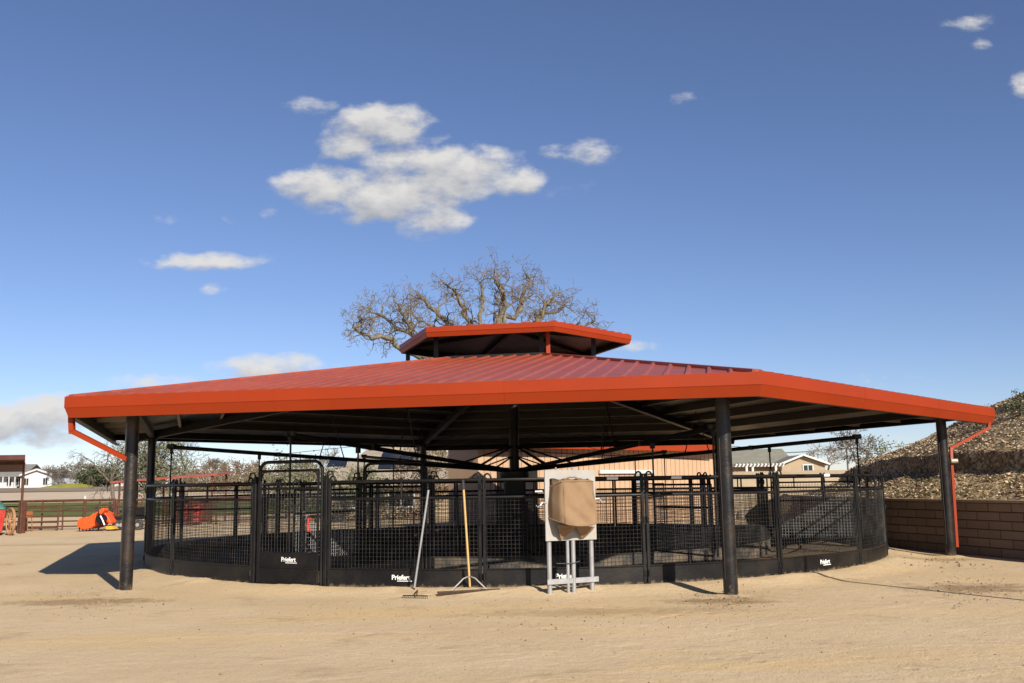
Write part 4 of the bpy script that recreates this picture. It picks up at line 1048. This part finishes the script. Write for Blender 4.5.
for i, (x, Y, h, w_, lab) in enumerate([(215, 112, 2.9, 8, 'low russet thicket tree under the tall bare trees left of the gate'), (246, 108, 3.0, 7, 'low russet tree behind the left post of the arched gate'), (275, 114, 2.9, 7, 'low russet tree behind the arched gate'), (185, 118, 2.8, 7, 'low russet tree behind the shelter roof'), (310, 110, 2.9, 6, 'low russet tree just right of the arched gate'), (340, 108, 3.3, 6, 'low russet tree behind the solar panelled house')]):
    leafy_tree('russet_tree', lab, 'tree', gpos(x, Y), h, w_, 80+i, M['bark_grey'], M['leaf_russet'], 60, 46, .12, 'far line of trees', .02)
# right side
bare_tree('bare_tree', 'spreading half bare tree at the foot of the mulched slope behind the ring', 'tree', gpos(868, 70), 4.0, 91, M['bark_grey'], M['twig_grey'], 5, (28, 66), .4, .02, .22, None, 0, (2, 4), .016)
leafy_tree('olive_tree', 'thin leaved tree beside the spreading tree behind the slope', 'tree', gpos(888, 76), 3.6, 4.6, 92, M['bark_grey'], M['leaf_bush'], 34, 30, .10)
bare_tree('bare_tree', 'small bare tree right of the tan gabled house', 'tree', gpos(826, 90), 4.2, 93, M['bark_grey'], M['twig_russet'], 4, (28, 60), .35, .03, .25)
def hillpos(x, y, Y):
    p = at(x, y, Y); u = p.x - xw(Y) - .04; return (p.x, Y, hill_z(u, Y)-.08)
leafy_tree('shrub', 'dark green shrub on the slope crest at the right picture edge', 'shrub', hillpos(1019, 395, 24.6), .75, .85, 94, M['bark_grey'], M['leaf_bush'], 20, 22, .035, 'shrubs on the slope crest', .05)
leafy_tree('shrub', 'smaller sparse shrub on the slope crest above the pavilion right corner', 'shrub', hillpos(983, 405, 26.0), .55, .8, 95, M['bark_grey'], M['leaf_bush'], 16, 22, .032, 'shrubs on the slope crest', .05)

# ------------------------------------------------------------------ buildings
def win(mb_parent, x, y, z, w_, h_, face, trim='trim_white'):
    """window on a wall that faces -y: frame bars with a pane set in"""
    f = MB()
    for s in (-1, 1): f.box((x+s*w_/2, y-.03, z), (.08, .08, h_+.08)); f.box((x, y-.03, z+s*h_/2), (w_-.08, .078, .08))
    f.box((x, y-.03, z), (.05, .06, h_-.08))
    fo = f.build('window', M[trim], mb_parent)
    p = MB(); p.box((x, y-.012, z), (w_-.08, .02, h_-.08)); p.build('pane', M['glass'], fo)
def gable_roof(mb, x0, x1, y0, y1, ze, zr, axis='x', over=.35, t=.14):
    if axis == 'x':   # ridge along x
        ym = (y0+y1)/2
        for s, yy in ((-1, y0-over), (1, y1+over)):
            k = (zr-ze)/((y1-y0)/2); zz = ze-k*over
            mb.prism([(x0-over, yy, zz), (x0-over, ym, zr), (x0-over, ym, zr+t), (x0-over, yy, zz+t)], (x1-x0+2*over, 0, 0))
    else:
        xm = (x0+x1)/2
        for s, xx in ((-1, x0-over), (1, x1+over)):
            k = (zr-ze)/((x1-x0)/2); zz = ze-k*over
            mb.prism([(xx, y0-over, zz), (xm, y0-over, zr), (xm, y0-over, zr+t), (xx, y0-over, zz+t)], (0, y1-y0+2*over, 0))
# white house far left
YH = 150; zb = gz(-70, YH)
hA, hB, hC = at(-40, 480, YH).x, at(23, 480, YH).x, at(52, 480, YH).x
wh = thing('white_house', 'white gabled house with grey roof wing at the far left edge', 'house', ((hB+hC)/2, YH, zb))
mb = MB(); mb.prism([(hB, YH, zb-.5), (hC, YH, zb-.5), (hC, YH, zb+2.0), ((hB+hC)/2, YH, zb+2.75), (hB, YH, zb+2.0)], (0, 9, 0)); mb.prism([(hA, YH+1.6, zb-.5), (hB-.01, YH+1.6, zb-.5), (hB-.01, YH+1.6, zb+1.9), (hA, YH+1.6, zb+1.9)], (0, 6, 0)); mb.build('wall', M['siding_white'], wh)
mb = MB(); gable_roof(mb, hB, hC, YH, YH+9, zb+2.03, zb+2.78, 'y', .4); gable_roof(mb, hA, hB-.5, YH+.6, YH+8, zb+1.95, zb+3.6, 'x', .4); mb.build('roof', M['shingle'], wh)
mb = MB()
xm = (hB+hC)/2
for s in (-1, 1): mb.bar((xm, YH-.42, zb+2.82), (xm+s*(hC-hB)/2+s*.4, YH-.42, zb+1.92), .08, .26)
mb.build('barge_board', M['trim_white'], wh)
for x in (26.5, 45.5): win(wh, at(x, 480, YH).x, YH, zb+.95, .75, 1.1, 0)
for x in (4, 11): win(wh, at(x, 480, YH).x, YH+1.6, zb+.9, .8, 1.1, 0)
mb = MB(); x = at(15, 480, YH).x; mb.box((x, YH+1.57, zb+.75), (.95, .06, 1.9)); mb.build('door', M['beam'], wh)
mb = MB()
for x in (2, 8, 14, 20): mb.box((at(x, 480, YH).x, YH+.3, zb+.8), (.14, .14, 2.2))
mb.build('porch_post', M['trim_white'], wh)

# house with solar panels behind the gate
YS2 = 50
sA_, sB_ = at(318, 480, YS2).x, at(474, 480, YS2).x
sh = thing('solar_house', 'low tan roofed house with blue solar panels behind the walker', 'house', ((sA_+sB_)/2, YS2+5, 0))
mb = MB(); mb.prism([(sA_+.6, YS2+.6, -.3), (sB_-.6, YS2+.6, -.3), (sB_-.6, YS2+.6, 1.75), (sA_+.6, YS2+.6, 1.75)], (0, 8.8, 0)); mb.build('wall', M['stucco_tan'], sh)
xa, xb = sA_+2.4, sB_-2.4; zr = 4.15; ze = 1.75
q = [Vector((sA_, YS2, ze)), Vector((sB_, YS2, ze)), Vector((sB_, YS2+10, ze)), Vector((sA_, YS2+10, ze)), Vector((xa, YS2+5, zr)), Vector((xb, YS2+5, zr))]
mb = MB(); mb.add(q+[v+Vector((0, 0, -.15)) for v in q[:4]], [(0, 1, 5, 4), (2, 3, 4, 5), (3, 0, 4), (1, 2, 5), (0, 6, 7, 1), (1, 7, 8, 2), (2, 8, 9, 3), (3, 9, 6, 0), (6, 9, 8, 7)]); rf = mb.build('roof', M['shingle_tan'], sh)
nrm = (q[1]-q[0]).cross(q[4]-q[0]).normalized(); sl_ = (Vector((0, 5, zr-ze))).normalized()
def panels(x0, s0, n_, m_):
    mb = MB()
    for i in range(n_):
        for j in range(m_):
            c = Vector((x0+i*1.04, YS2, ze))+sl_*(s0+j*1.04)+nrm*.08
            e1, e2 = Vector((.5, 0, 0)), sl_*.5
            mb.prism([c-e1-e2, c+e1-e2, c+e1+e2, c-e1+e2], tuple(nrm*.04))
    mb.build('solar_panel', M['solar'], sh)
panels(at(330, 480, YS2).x, 2.5, 1, 1); panels(at(384, 480, YS2).x, 2.2, 2, 2)
win(sh, at(400, 480, YS2).x, YS2+.6, 1.0, 1.3, .9, 0); win(sh, at(350, 480, YS2).x, YS2+.6, 1.0, 1.3, .9, 0)
mb = MB(); mb.box((sA_+3.6, YS2+4, 4.0), (.35, .35, 1.0)); mb.build('chimney', M['stucco_tan'], rf)

# tan barn straight behind the walker, its front running back to the right
BP = at(478, 460, 35.0); BQ = at(713, 460, 44.5)
BL = math.hypot(BQ.x-BP.x, BQ.y-BP.y)
bn = thing('tan_barn', 'long tan board sided barn with orange red eave behind the walker', 'barn', (BP.x, BP.y, 0), math.atan2(BQ.y-BP.y, BQ.x-BP.x))
mTan, nt, b = new_mat('tan_board_siding'); tcd = N(nt, 'ShaderNodeTexCoord')
nt.links.new(ramp(nt, tn(.9, 6.0), [(.3, (.43, .275, .165)), (.7, (.50, .33, .205))]).outputs[0], b.inputs['Base Color']); b.inputs['Roughness'].default_value = .7
zw = 3.02
mb = MB(); n_ = int(BL/.30); fr = []
for i in range(n_):        # board profile: shallow grooves between boards
    x = BL*i/n_; w_ = BL/n_
    fr += [(x, 0), (x+w_*.88, 0), (x+w_*.90, .035), (x+w_*.98, .035)]
fr.append((BL, 0)); vs = []
for x, y in fr: vs += [(x, y, -.3), (x, y, zw)]
mb.add(vs, [(2*i, 2*i+2, 2*i+3, 2*i+1) for i in range(len(fr)-1)])
mb.add([(0, 0, -.3), (0, 0, zw), (0, 1.7, -.3), (0, 1.7, zw), (BL, 0, -.3), (BL, 0, zw), (BL, 1.7, -.3), (BL, 1.7, zw)], [(0, 1, 3, 2), (4, 6, 7, 5), (2, 3, 7, 6)])
mb.build('wall', mTan, bn, local=True)
mb = MB(); mb.prism([(-.3, -.5, zw+.12), (-.3, 2.0, zw+.3), (-.3, 2.0, zw+.18), (-.3, -.5, zw-.02)], (BL+.4, 0, 0)); mb.build('roof', mRoof, bn, local=True)
mb = MB(); mb.box((BL/2-.1, -.53, zw+.08), (BL+.45, .06, .30)); mb.build('eave_trim', M['orange'], bn, local=True)
mb = MB(); mb.box((1.9, -.03, 1.1), (2.0, .05, 2.3)); mb.build('door', M['beam'], bn, local=True)
mb = MB(); mb.tube([(1.0, -.03, 2.86), (BL-.3, -.03, 2.6)], .02, 6); mb.build('wall_conduit', M['beam'], bn, local=True)
mb = MB(); mb.box((BL*.62, -.06, 1.75), (.45, .12, .5)); mb.build('meter_box', M['galv'], bn, local=True)
mb = MB(); mb.box((BL*.57, -.08, 2.08), (3.4, .1, .14)); mb.build('white_gutter', M['trim_white'], bn, local=True)

# tan gabled house right
YG = 80
def GX(x): return at(x, 470, YG).x
zg = gz(GX(800), YG)
gh = thing('gabled_house', 'tan gabled house with olive grey roof and white trim right of the barn', 'house', (GX(800), YG, zg))
def gzv(y): return at(790, y, YG).z
mb = MB(); zE, zR = gzv(464.5), gzv(456.5)
mb.prism([(GX(782), YG, zg-.5), (GX(825), YG, zg-.5), (GX(825), YG, zE), (GX(803), YG, zR), (GX(782), YG, zE)], (0, 4, 0)); mb.prism([(GX(716), YG+3, zg-.5), (GX(812), YG+3, zg-.5), (GX(812), YG+3, zE), (GX(716), YG+3, zE)], (0, 7, 0)); mb.build('wall', M['stucco_tan'], gh)
mb = MB(); gable_roof(mb, GX(782), GX(825), YG, YG+6, zE+.02, zR+.02, 'y', .35, .12)
zrr = gzv(446)
mb.prism([(GX(712), YG+2.4, zE-.1), (GX(712), YG+6.5, zrr), (GX(712), YG+10.5, zE-.1)], (GX(805)-GX(712), 0, 0))
mb.add([(GX(805), YG+2.4, zE-.1), (GX(805), YG+6.5, zrr), (GX(805), YG+10.5, zE-.1), (GX(821), YG+6.5, zE)], [(0, 3, 1), (1, 3, 2)])
mb.build('roof', paint('olive_grey_shingle', (.21, .20, .155), .9, 0, .15, 2, (.15, .14, .11), .4, 5), gh)
mb = MB()
for s, xx in ((-1, 782), (1, 825)): mb.bar((GX(803), YG-.38, zR+.12), (GX(xx)+s*.35, YG-.38, zE-.02), .08, .15)
mb.build('barge_board', M['trim_white'], gh)
win(gh, GX(808), YG, gzv(468.4), .8, .55, 0)
pg = MB()
for x in (744, 750, 773): pg.box((GX(x), YG-.9, zE-.95), (.16, .16, 1.7))
pg.bar((GX(732), YG-.9, gzv(465)), (GX(781), YG-.9, gzv(465)), .15, .22)
for i in range(14): xx = GX(733)+(GX(780)-GX(733))*i/13; pg.bar((xx, YG-1.3, gzv(464)), (xx, YG+2.2, gzv(464)-.03), .08, .13)
pg.build('pergola', M['trim_white'], gh)
# utility pole and wires behind the ring's right side
pp = at(848, 470, 100); zp = gz(pp.x, 100)
up_ = thing('utility_pole', 'thin utility pole with wires between house and slope', 'pole', (pp.x, 100, zp))
mb = MB(); mb.tube([(pp.x, 100, zp-.2), (pp.x, 100, at(848, 447, 100).z)], [.11, .08], 8); mb.build('pole', M['bark_grey'], up_)
mb = MB(); zt = at(848, 449, 100).z; mb.box((pp.x, 100, zt), (1.8, .1, .12)); mb.build('cross_arm', M['bark_grey'], up_)
for dx in (-.8, .8):
    mb = MB(); A_ = Vector((pp.x+dx, 100, zt+.1)); B_ = at(905, 443, 82); B_.x += dx
    mb.tube([A_.lerp(B_, t)-Vector((0, 0, 1.0*t*(1-t))) for t in (0, .25, .5, .75, 1)], .02, 4)
    B2 = at(700, 452, 105); B2.x += dx; mb.tube([A_.lerp(B2, t)-Vector((0, 0, 1.4*t*(1-t))) for t in (0, .25, .5, .75, 1)], .02, 4)
    mb.build('wire', M['black'], up_)

# ------------------------------------------------------------------ far left yard
YF = 41.5
def FX(x): return at(x, 510, YF).x
def rail_fence(name, label, px0, px1, posts, nrail=6, h=1.2, Y0=YF, Y1=YF, rr=.028):
    X0, X1 = at(px0, 510, Y0).x, at(px1, 510, Y1).x
    t = thing(name, label, 'fence', ((X0+X1)/2, (Y0+Y1)/2, 0), 0, 'rusty pipe fence sections')
    for k in range(posts+1):
        f = k/posts; x = X0+(X1-X0)*f; y = Y0+(Y1-Y0)*f; mb = MB(); mb.tube([(x, y, gz(x, y)-.2), (x, y, h+.06)], .05 if k in (0, posts) else .034, 8); mb.build('post', M['rust'], t)
    for i in range(nrail):
        z = h-(h-.14)*i/(nrail-1); mb = MB(); mb.tube([(X0, Y0, z), (X1, Y1, z+.02)], rr if i else .045, 8); mb.build('rail', M['rust'], t)
    return t
rail_fence('pipe_fence', 'rusty pipe fence section running off the left picture edge', -70, 20, 4, 6)
rail_fence('pipe_fence', 'rusty pipe fence section between the shed post and the orange tiller', 21.5, 84, 3, 6, 1.22)
rail_fence('pipe_fence', 'rusty pipe fence section behind the orange tiller', 85, 114, 2, 6, 1.22)
rail_fence('pipe_fence', 'rusty pipe fence section behind the black trailer and left column', 116, 190, 3, 5, 1.2, YF, YF+3)
rail_fence('pipe_fence', 'rusty pipe fence section seen through the left part of the ring', 192, 262, 3, 5, 1.2, YF+3, YF+5)
# hinged gate panel standing in front of the second section
t = thing('pipe_gate', 'lower rusty pipe gate leaning on the fence beside the shed', 'gate', (FX(47), YF-.5, 0))
for x in (33, 64): mb = MB(); mb.tube([(FX(x), YF-.5, .02), (FX(x), YF-.5, .98)], .035, 8); mb.build('gate_upright', M['rust'], t)
for z in (.12, .35, .58, .95): mb = MB(); mb.tube([(FX(33), YF-.5, z), (FX(64), YF-.5, z)], .03, 8); mb.build('gate_bar', M['rust'], t)
# shed at the edge
YD = 38.5
def DX(x): return at(x, 500, YD).x
sd_ = thing('open_shed', 'open shed with thin rusty flat roof at the left picture edge', 'shed', (DX(10), YD+2, 0))
mb = MB(); a = at(38, 456, YD); mb.prism([(DX(-150), YD-1, a.z-.16), (DX(-150), YD-1, a.z+.02), (a.x, YD-1, a.z+.02), (a.x, YD-1, a.z-.16)], (-3.0, 6, -.35)); mb.build('roof', M['rust_roof'], sd_)
for px, dy in ((22, 0), (-75, 4.4), (-95, 0)): mb = MB(); mb.tube([(DX(px), YD+dy, -.2), (DX(px), YD+dy, a.z-.15-.09*(dy+1))], .05, 8); mb.build('post', M['rust'], sd_)
mb = MB(); mb.bar((DX(-150), YD, a.z-.26), (a.x-.58, YD, a.z-.26), .08, .14); mb.build('beam', M['rust'], sd_)
mb = MB(); mb.box((DX(18.5), YD+.35, .62), (.30, .06, 1.28)); mb.build('side_panel', M['rust'], sd_)
# red cart with wagon wheel and green tarp
YCt = 37.2
def TX(x): return at(x, 520, YCt).x
ct = thing('red_cart', 'faded red cart with a tan spoked wheel at the left picture edge', 'cart', (TX(2), YCt+.6, 0))
mb = MB(); x0, x1 = TX(-40), TX(5.5); mb.prism([(x0, YCt, .12), (x1-.12, YCt, .12), (x1, YCt, .98), (x0, YCt, .98)], (-.55, 1.1, 0)); mb.build('body', M['red'], ct)
wl = MB(); c = (TX(10.5), YCt+.02, .52); rot = Matrix.Rotation(R_(-47), 3, 'Z')
rim = [];
pth = [Vector(c)+rot @ Vector((.48*math.cos(a), 0, .48*math.sin(a))) for a in [2*math.pi*i/24 for i in range(25)]]; wl.tube(pth, .05, 6)
for i in range(8):
    a = 2*math.pi*i/8; wl.tube([Vector(c), Vector(c)+rot @ Vector((.47*math.cos(a), 0, .47*math.sin(a)))], .022, 5)
wl.tube([Vector(c)+rot @ Vector((0, -.1, 0)), Vector(c)+rot @ Vector((0, .1, 0))], .08, 10)
wl.build('wheel', paint('tan_wheel_wood', (.36, .19, .09), .7, 0, .25, 5), ct)
tp = MB(); nX_, nY_ = 12, 6; vs = []
for j in range(nY_+1):
    for i in range(nX_+1):
        y = YCt-.04+1.18*j/nY_; x = TX(-40)+(TX(6)-TX(-40))*i/nX_-.55*j/nY_
        e = min(i, nX_-i, 3)/3*min(j, nY_-j, 2)/2
        vs.append((x, y, .985+.38*e**.6+.07*noise.noise(Vector((x*2.5, y*2.5, 2)))*e))
tp.add(vs, [(j*(nX_+1)+i, j*(nX_+1)+i+1, (j+1)*(nX_+1)+i+1, (j+1)*(nX_+1)+i) for j in range(nY_) for i in range(nX_)])
o = tp.build('green_tarp', M['green_tarp'], None, smooth=True, origin=(TX(-10), YCt+.5, .98)); tag(o, 'dull green tarp heaped over the top of the red cart', 'tarp'); mm = o.modifiers.new('th', 'SOLIDIFY'); mm.thickness = .02
# rusty stool by the shed post
st2_ = thing('rusty_stool', 'small orange brown stool under the pipe fence beside the shed', 'stool', (FX(27), YF-1.2, 0))
xx = at(25, 520, YF-1.2).x; orb = paint('orange_brown_paint', (.26, .085, .025), .7, 0, .25, 6)
mb = MB(); mb.bbox((xx, YF-1.2, .60), (.42, .4, .05), .01); mb.build('seat', orb, st2_)
mb = MB(); mb.bbox((xx, YF-1.02, .74), (.42, .04, .16), .01); mb.build('backrest', orb, st2_)
for sx_ in (-1, 1):
    for sy_ in (-1, 1): mb = MB(); mb.tube([(xx+sx_*.18, YF-1.2+sy_*.17, .58), (xx+sx_*.22, YF-1.2+sy_*.2, 0)], .022, 6); mb.build('leg', orb, st2_)
# orange tiller
YT = 39.6
def T(x, y, dy=0): return at(x, y, YT+dy)
tl = thing('rotary_tiller', 'bright orange tractor tiller attachment parked by the pipe fence', 'tiller', (at(95, 528, YT).x, YT, 0))
mb = MB(); hood = [T(76.5, 526), T(77, 521), T(80, 518), T(88, 517), T(93, 513.5), T(97, 512), T(101, 514), T(99, 520), T(96, 524), T(91, 528), T(83, 529.5)]
mb.prism(hood, (.1, 1.1, 0)); mb.build('tine_hood', M['tiller'], tl, bevel=.03)
mb = MB(); mb.prism([T(96, 513, -.1), T(100, 509, -.1), T(103.5, 508, -.1), T(104, 510.5, -.1), T(100, 516, -.1), T(97, 518, -.1)], (.05, .35, 0)); mb.prism([T(101, 513, .1), T(104, 511, .1), T(111, 522, .1), T(110, 524, .1), T(103, 520, .1)], (.05, .5, 0)); mb.build('hitch_mast', M['tiller'], tl, bevel=.02)
mb = MB(); p = T(100.5, 519, -.12); mb.lathe(p, [(.16, -.1), (.19, -.05), (.19, .25), (.12, .3)], 12, 'y'); mb.bar(T(98, 513, -.2), T(104, 524, -.2), .09, .06); mb.bar(T(104, 517, -.2), T(98, 527, -.2), .08, .06); mb.build('gearbox', M['black'], tl)
mb = MB(); mb.tube([T(100.5, 516, -.28), T(102.5, 520, -.4), T(104.5, 525, -.35)], .03, 8); mb.build('drive_shaft', M['white'], tl)
mb = MB()
for px, py, qx, qy in ((82, 517.6, 81, 529), (88, 516.8, 89, 528.5), (93.5, 513.2, 94.5, 526)): mb.bar(T(px, py, -.015), T(qx, qy, -.015), .05, .03, (0, 1, 0))
mb.build('stiffener', M['tiller'], tl)
mb = MB()
for i in range(7):
    p = T(79+i*2.3, 528.5, .35); p.z = .22
    for a in range(4): mb.tube([p, p+Vector((.03, .22*math.cos(a*1.57+i*.5), .22*math.sin(a*1.57+i*.5)))], .02, 5)
mb.tube([T(78, 525, .35), T(95, 525, .35)], .05, 8); mb.build('tine_rotor', M['grip'], tl)
mb = MB(); mb.tube([T(99, 512, -.15), T(97, 505.5, -.2), T(98.2, 504.5, -.2)], .02, 6); mb.build('depth_lever', M['grip'], tl)
yl = paint('yellow_paint', (.62, .33, .03), .5, 0, .15, 5)
mb = MB(); mb.prism([T(106, 526), T(111, 526), T(115.5, 529), T(106, 529.5)], (0, .35, 0)); mb.build('skid', yl, tl)
# black trailer with small wheels
YR = 40.2
tr = thing('small_trailer', 'low black equipment trailer with white rimmed wheels behind the left column', 'trailer', (at(126, 525, YR).x, YR, 0))
xa = at(114, 525, YR).x; xb = at(143, 525, YR).x
mb = MB(); mb.box(((xa+xb)/2, YR+.6, .50), (xb-xa, 1.1, .12)); mb.bar((xa, YR+.6, .45), (xa-.35, YR+.5, .4), .08, .08); mb.build('deck', M['black'], tr)
mb = MB(); mb.prism([(xb-.75, YR+.2, .56), (xb, YR+.2, .56), (xb, YR+.2, .95), (xb-.45, YR+.2, .9)], (0, .8, 0)); mb.build('engine_cover', M['black'], tr, bevel=.04)
for px in (118, 121.5, 138):
    x = at(px, 526, YR).x; w_ = MB(); w_.lathe((x, YR, .22), [(.12, -.08), (.21, -.07), (.22, 0), (.21, .07), (.12, .08)], 16, 'y'); wo_ = w_.build('wheel', M['tyre'], tr, smooth='auto')
    w_ = MB(); w_.lathe((x, YR-.01, .22), [(.02, -.085), (.075, -.08), (.075, .05), (.02, .05)], 12, 'y'); w_.build('rim', M['galv'], wo_)
# red roofed shelter
YL = 47
sl0, sl1 = at(110, 481.5, YL), at(217, 473.5, YL)
s_ = thing('livestock_shelter', 'small livestock shelter with a thin sloping orange red roof', 'shelter', ((sl0.x+sl1.x)/2, YL+1.2, 0))
mb = MB(); mb.prism([sl0, sl0+Vector((0, 0, -.09)), sl1+Vector((0, 0, -.09)), sl1], (0, 2.6, .12)); mb.build('roof', mRoof, s_)
for f in (.08, .5, .95):
    for dy in (.15, 2.4):
        p = sl0.lerp(sl1, f); mb = MB(); mb.tube([(p.x, YL+dy, -.1), (p.x, YL+dy, p.z-.06+.04*dy)], .05, 8); mb.build('post', M['rust'], s_)
mb = MB(); mb.box(((sl0.x+sl1.x)/2+.7, YL+2.45, .62), (1.8, .05, 1.1)); mb.build('back_panel', M['rust'], s_)
fb = thing('feed_bin', 'dull red feed bin under the livestock shelter', 'bin', (at(194, 518, 45).x, 45, 0))
x = at(194, 518, 45).x; mb = MB(); mb.prism([(x-.28, 44.7, .05), (x+.28, 44.7, .05), (x+.34, 44.7, 1.0), (x-.34, 44.7, 1.0)], (0, .6, 0)); mb.build('body', M['red'], fb, bevel=.02)
mb = MB(); mb.bbox((x, 45, 1.04), (.76, .68, .07), .02); mb.build('lid', M['rust'], fb)
# white post in the field
wp = thing('marker_post', 'short white marker post standing in the far field', 'post', (at(85, 495, 90).x, 90, gz(at(85, 495, 90).x, 90)))
p = at(85, 498, 90); z = gz(p.x, 90); mb = MB(); mb.tube([(p.x, 90, z-.1), (p.x, 90, z+.62)], .1, 8); mb.build('shaft', M['trim_white'], wp)
mb = MB(); mb.lathe((p.x, 90, z+.62), [(.1, 0), (.13, .03), (.08, .09)], 8); mb.build('cap', M['trim_white'], wp)
# dark mulch pile at the end of the wall, boulders beside it
def boulder(name, label, c, s, seed, mat, cat, group=None):
    mb = MB(); n_, m_ = 22, 12; vs = []
    for j in range(m_+1):
        th = math.pi*j/m_
        for i in range(n_):
            a = 2*math.pi*i/n_; v = Vector((math.sin(th)*math.cos(a), math.sin(th)*math.sin(a), math.cos(th)))
            k = 1+.30*noise.noise(v*1.6+Vector((seed, 0, 0)))+.13*noise.noise(v*5+Vector((0, seed, 0)))
            vs.append((c[0]+v.x*s[0]*k, c[1]+v.y*s[1]*k, c[2]+v.z*s[2]*k))
    mb.add(vs, [(j*n_+i, j*n_+(i+1) % n_, (j+1)*n_+(i+1) % n_, (j+1)*n_+i) for j in range(m_) for i in range(n_)])
    o = mb.build(name, mat, None, smooth=True, origin=(c[0], c[1], c[2]-s[2]*.3)); tag(o, label, cat, group); return o
pl = at(782, 515, 35.5); boulder('mulch_pile', 'dark brown mulch pile behind the right side of the ring', (pl.x, 35.5, .1), (1.35, 1.1, .95), 3, noisy('dark_mulch', [(.3, (.025, .017, .01)), (.7, (.075, .05, .03))], 6), 'pile')
rock = paint('pale_rock', (.33, .28, .22), .9, 0, .3, 2, (.15, .13, .10), .5, 2, .6, 8)
for i, (px, Y, s, lab) in enumerate([(752, 42, .45, 'pale boulder left of the dark mulch pile, nearest the barn'), (768, 44, .40, 'pale boulder behind the left shoulder of the mulch pile'), (795, 45, .5, 'larger pale boulder behind the middle of the mulch pile'), (822, 46, .35, 'pale boulder behind the right end of the mulch pile')]):
    x = at(px, 500, Y).x; boulder('boulder', lab, (x, Y, gz(x, Y)+s*.3), (s*1.5, s, s*.75), 10+i, rock, 'boulder', 'boulders behind the ring')

# ------------------------------------------------------------------ view
vs_ = sc.view_settings; vs_.view_transform = 'Standard'; vs_.look = 'None'; vs_.gamma = 1; vs_.exposure = .75; vs_.use_curve_mapping = False
sc.cycles.max_bounces = 6; sc.cycles.diffuse_bounces = 3; sc.cycles.glossy_bounces = 3; sc.cycles.sample_clamp_indirect = 6
sc.cycles.use_denoising = True
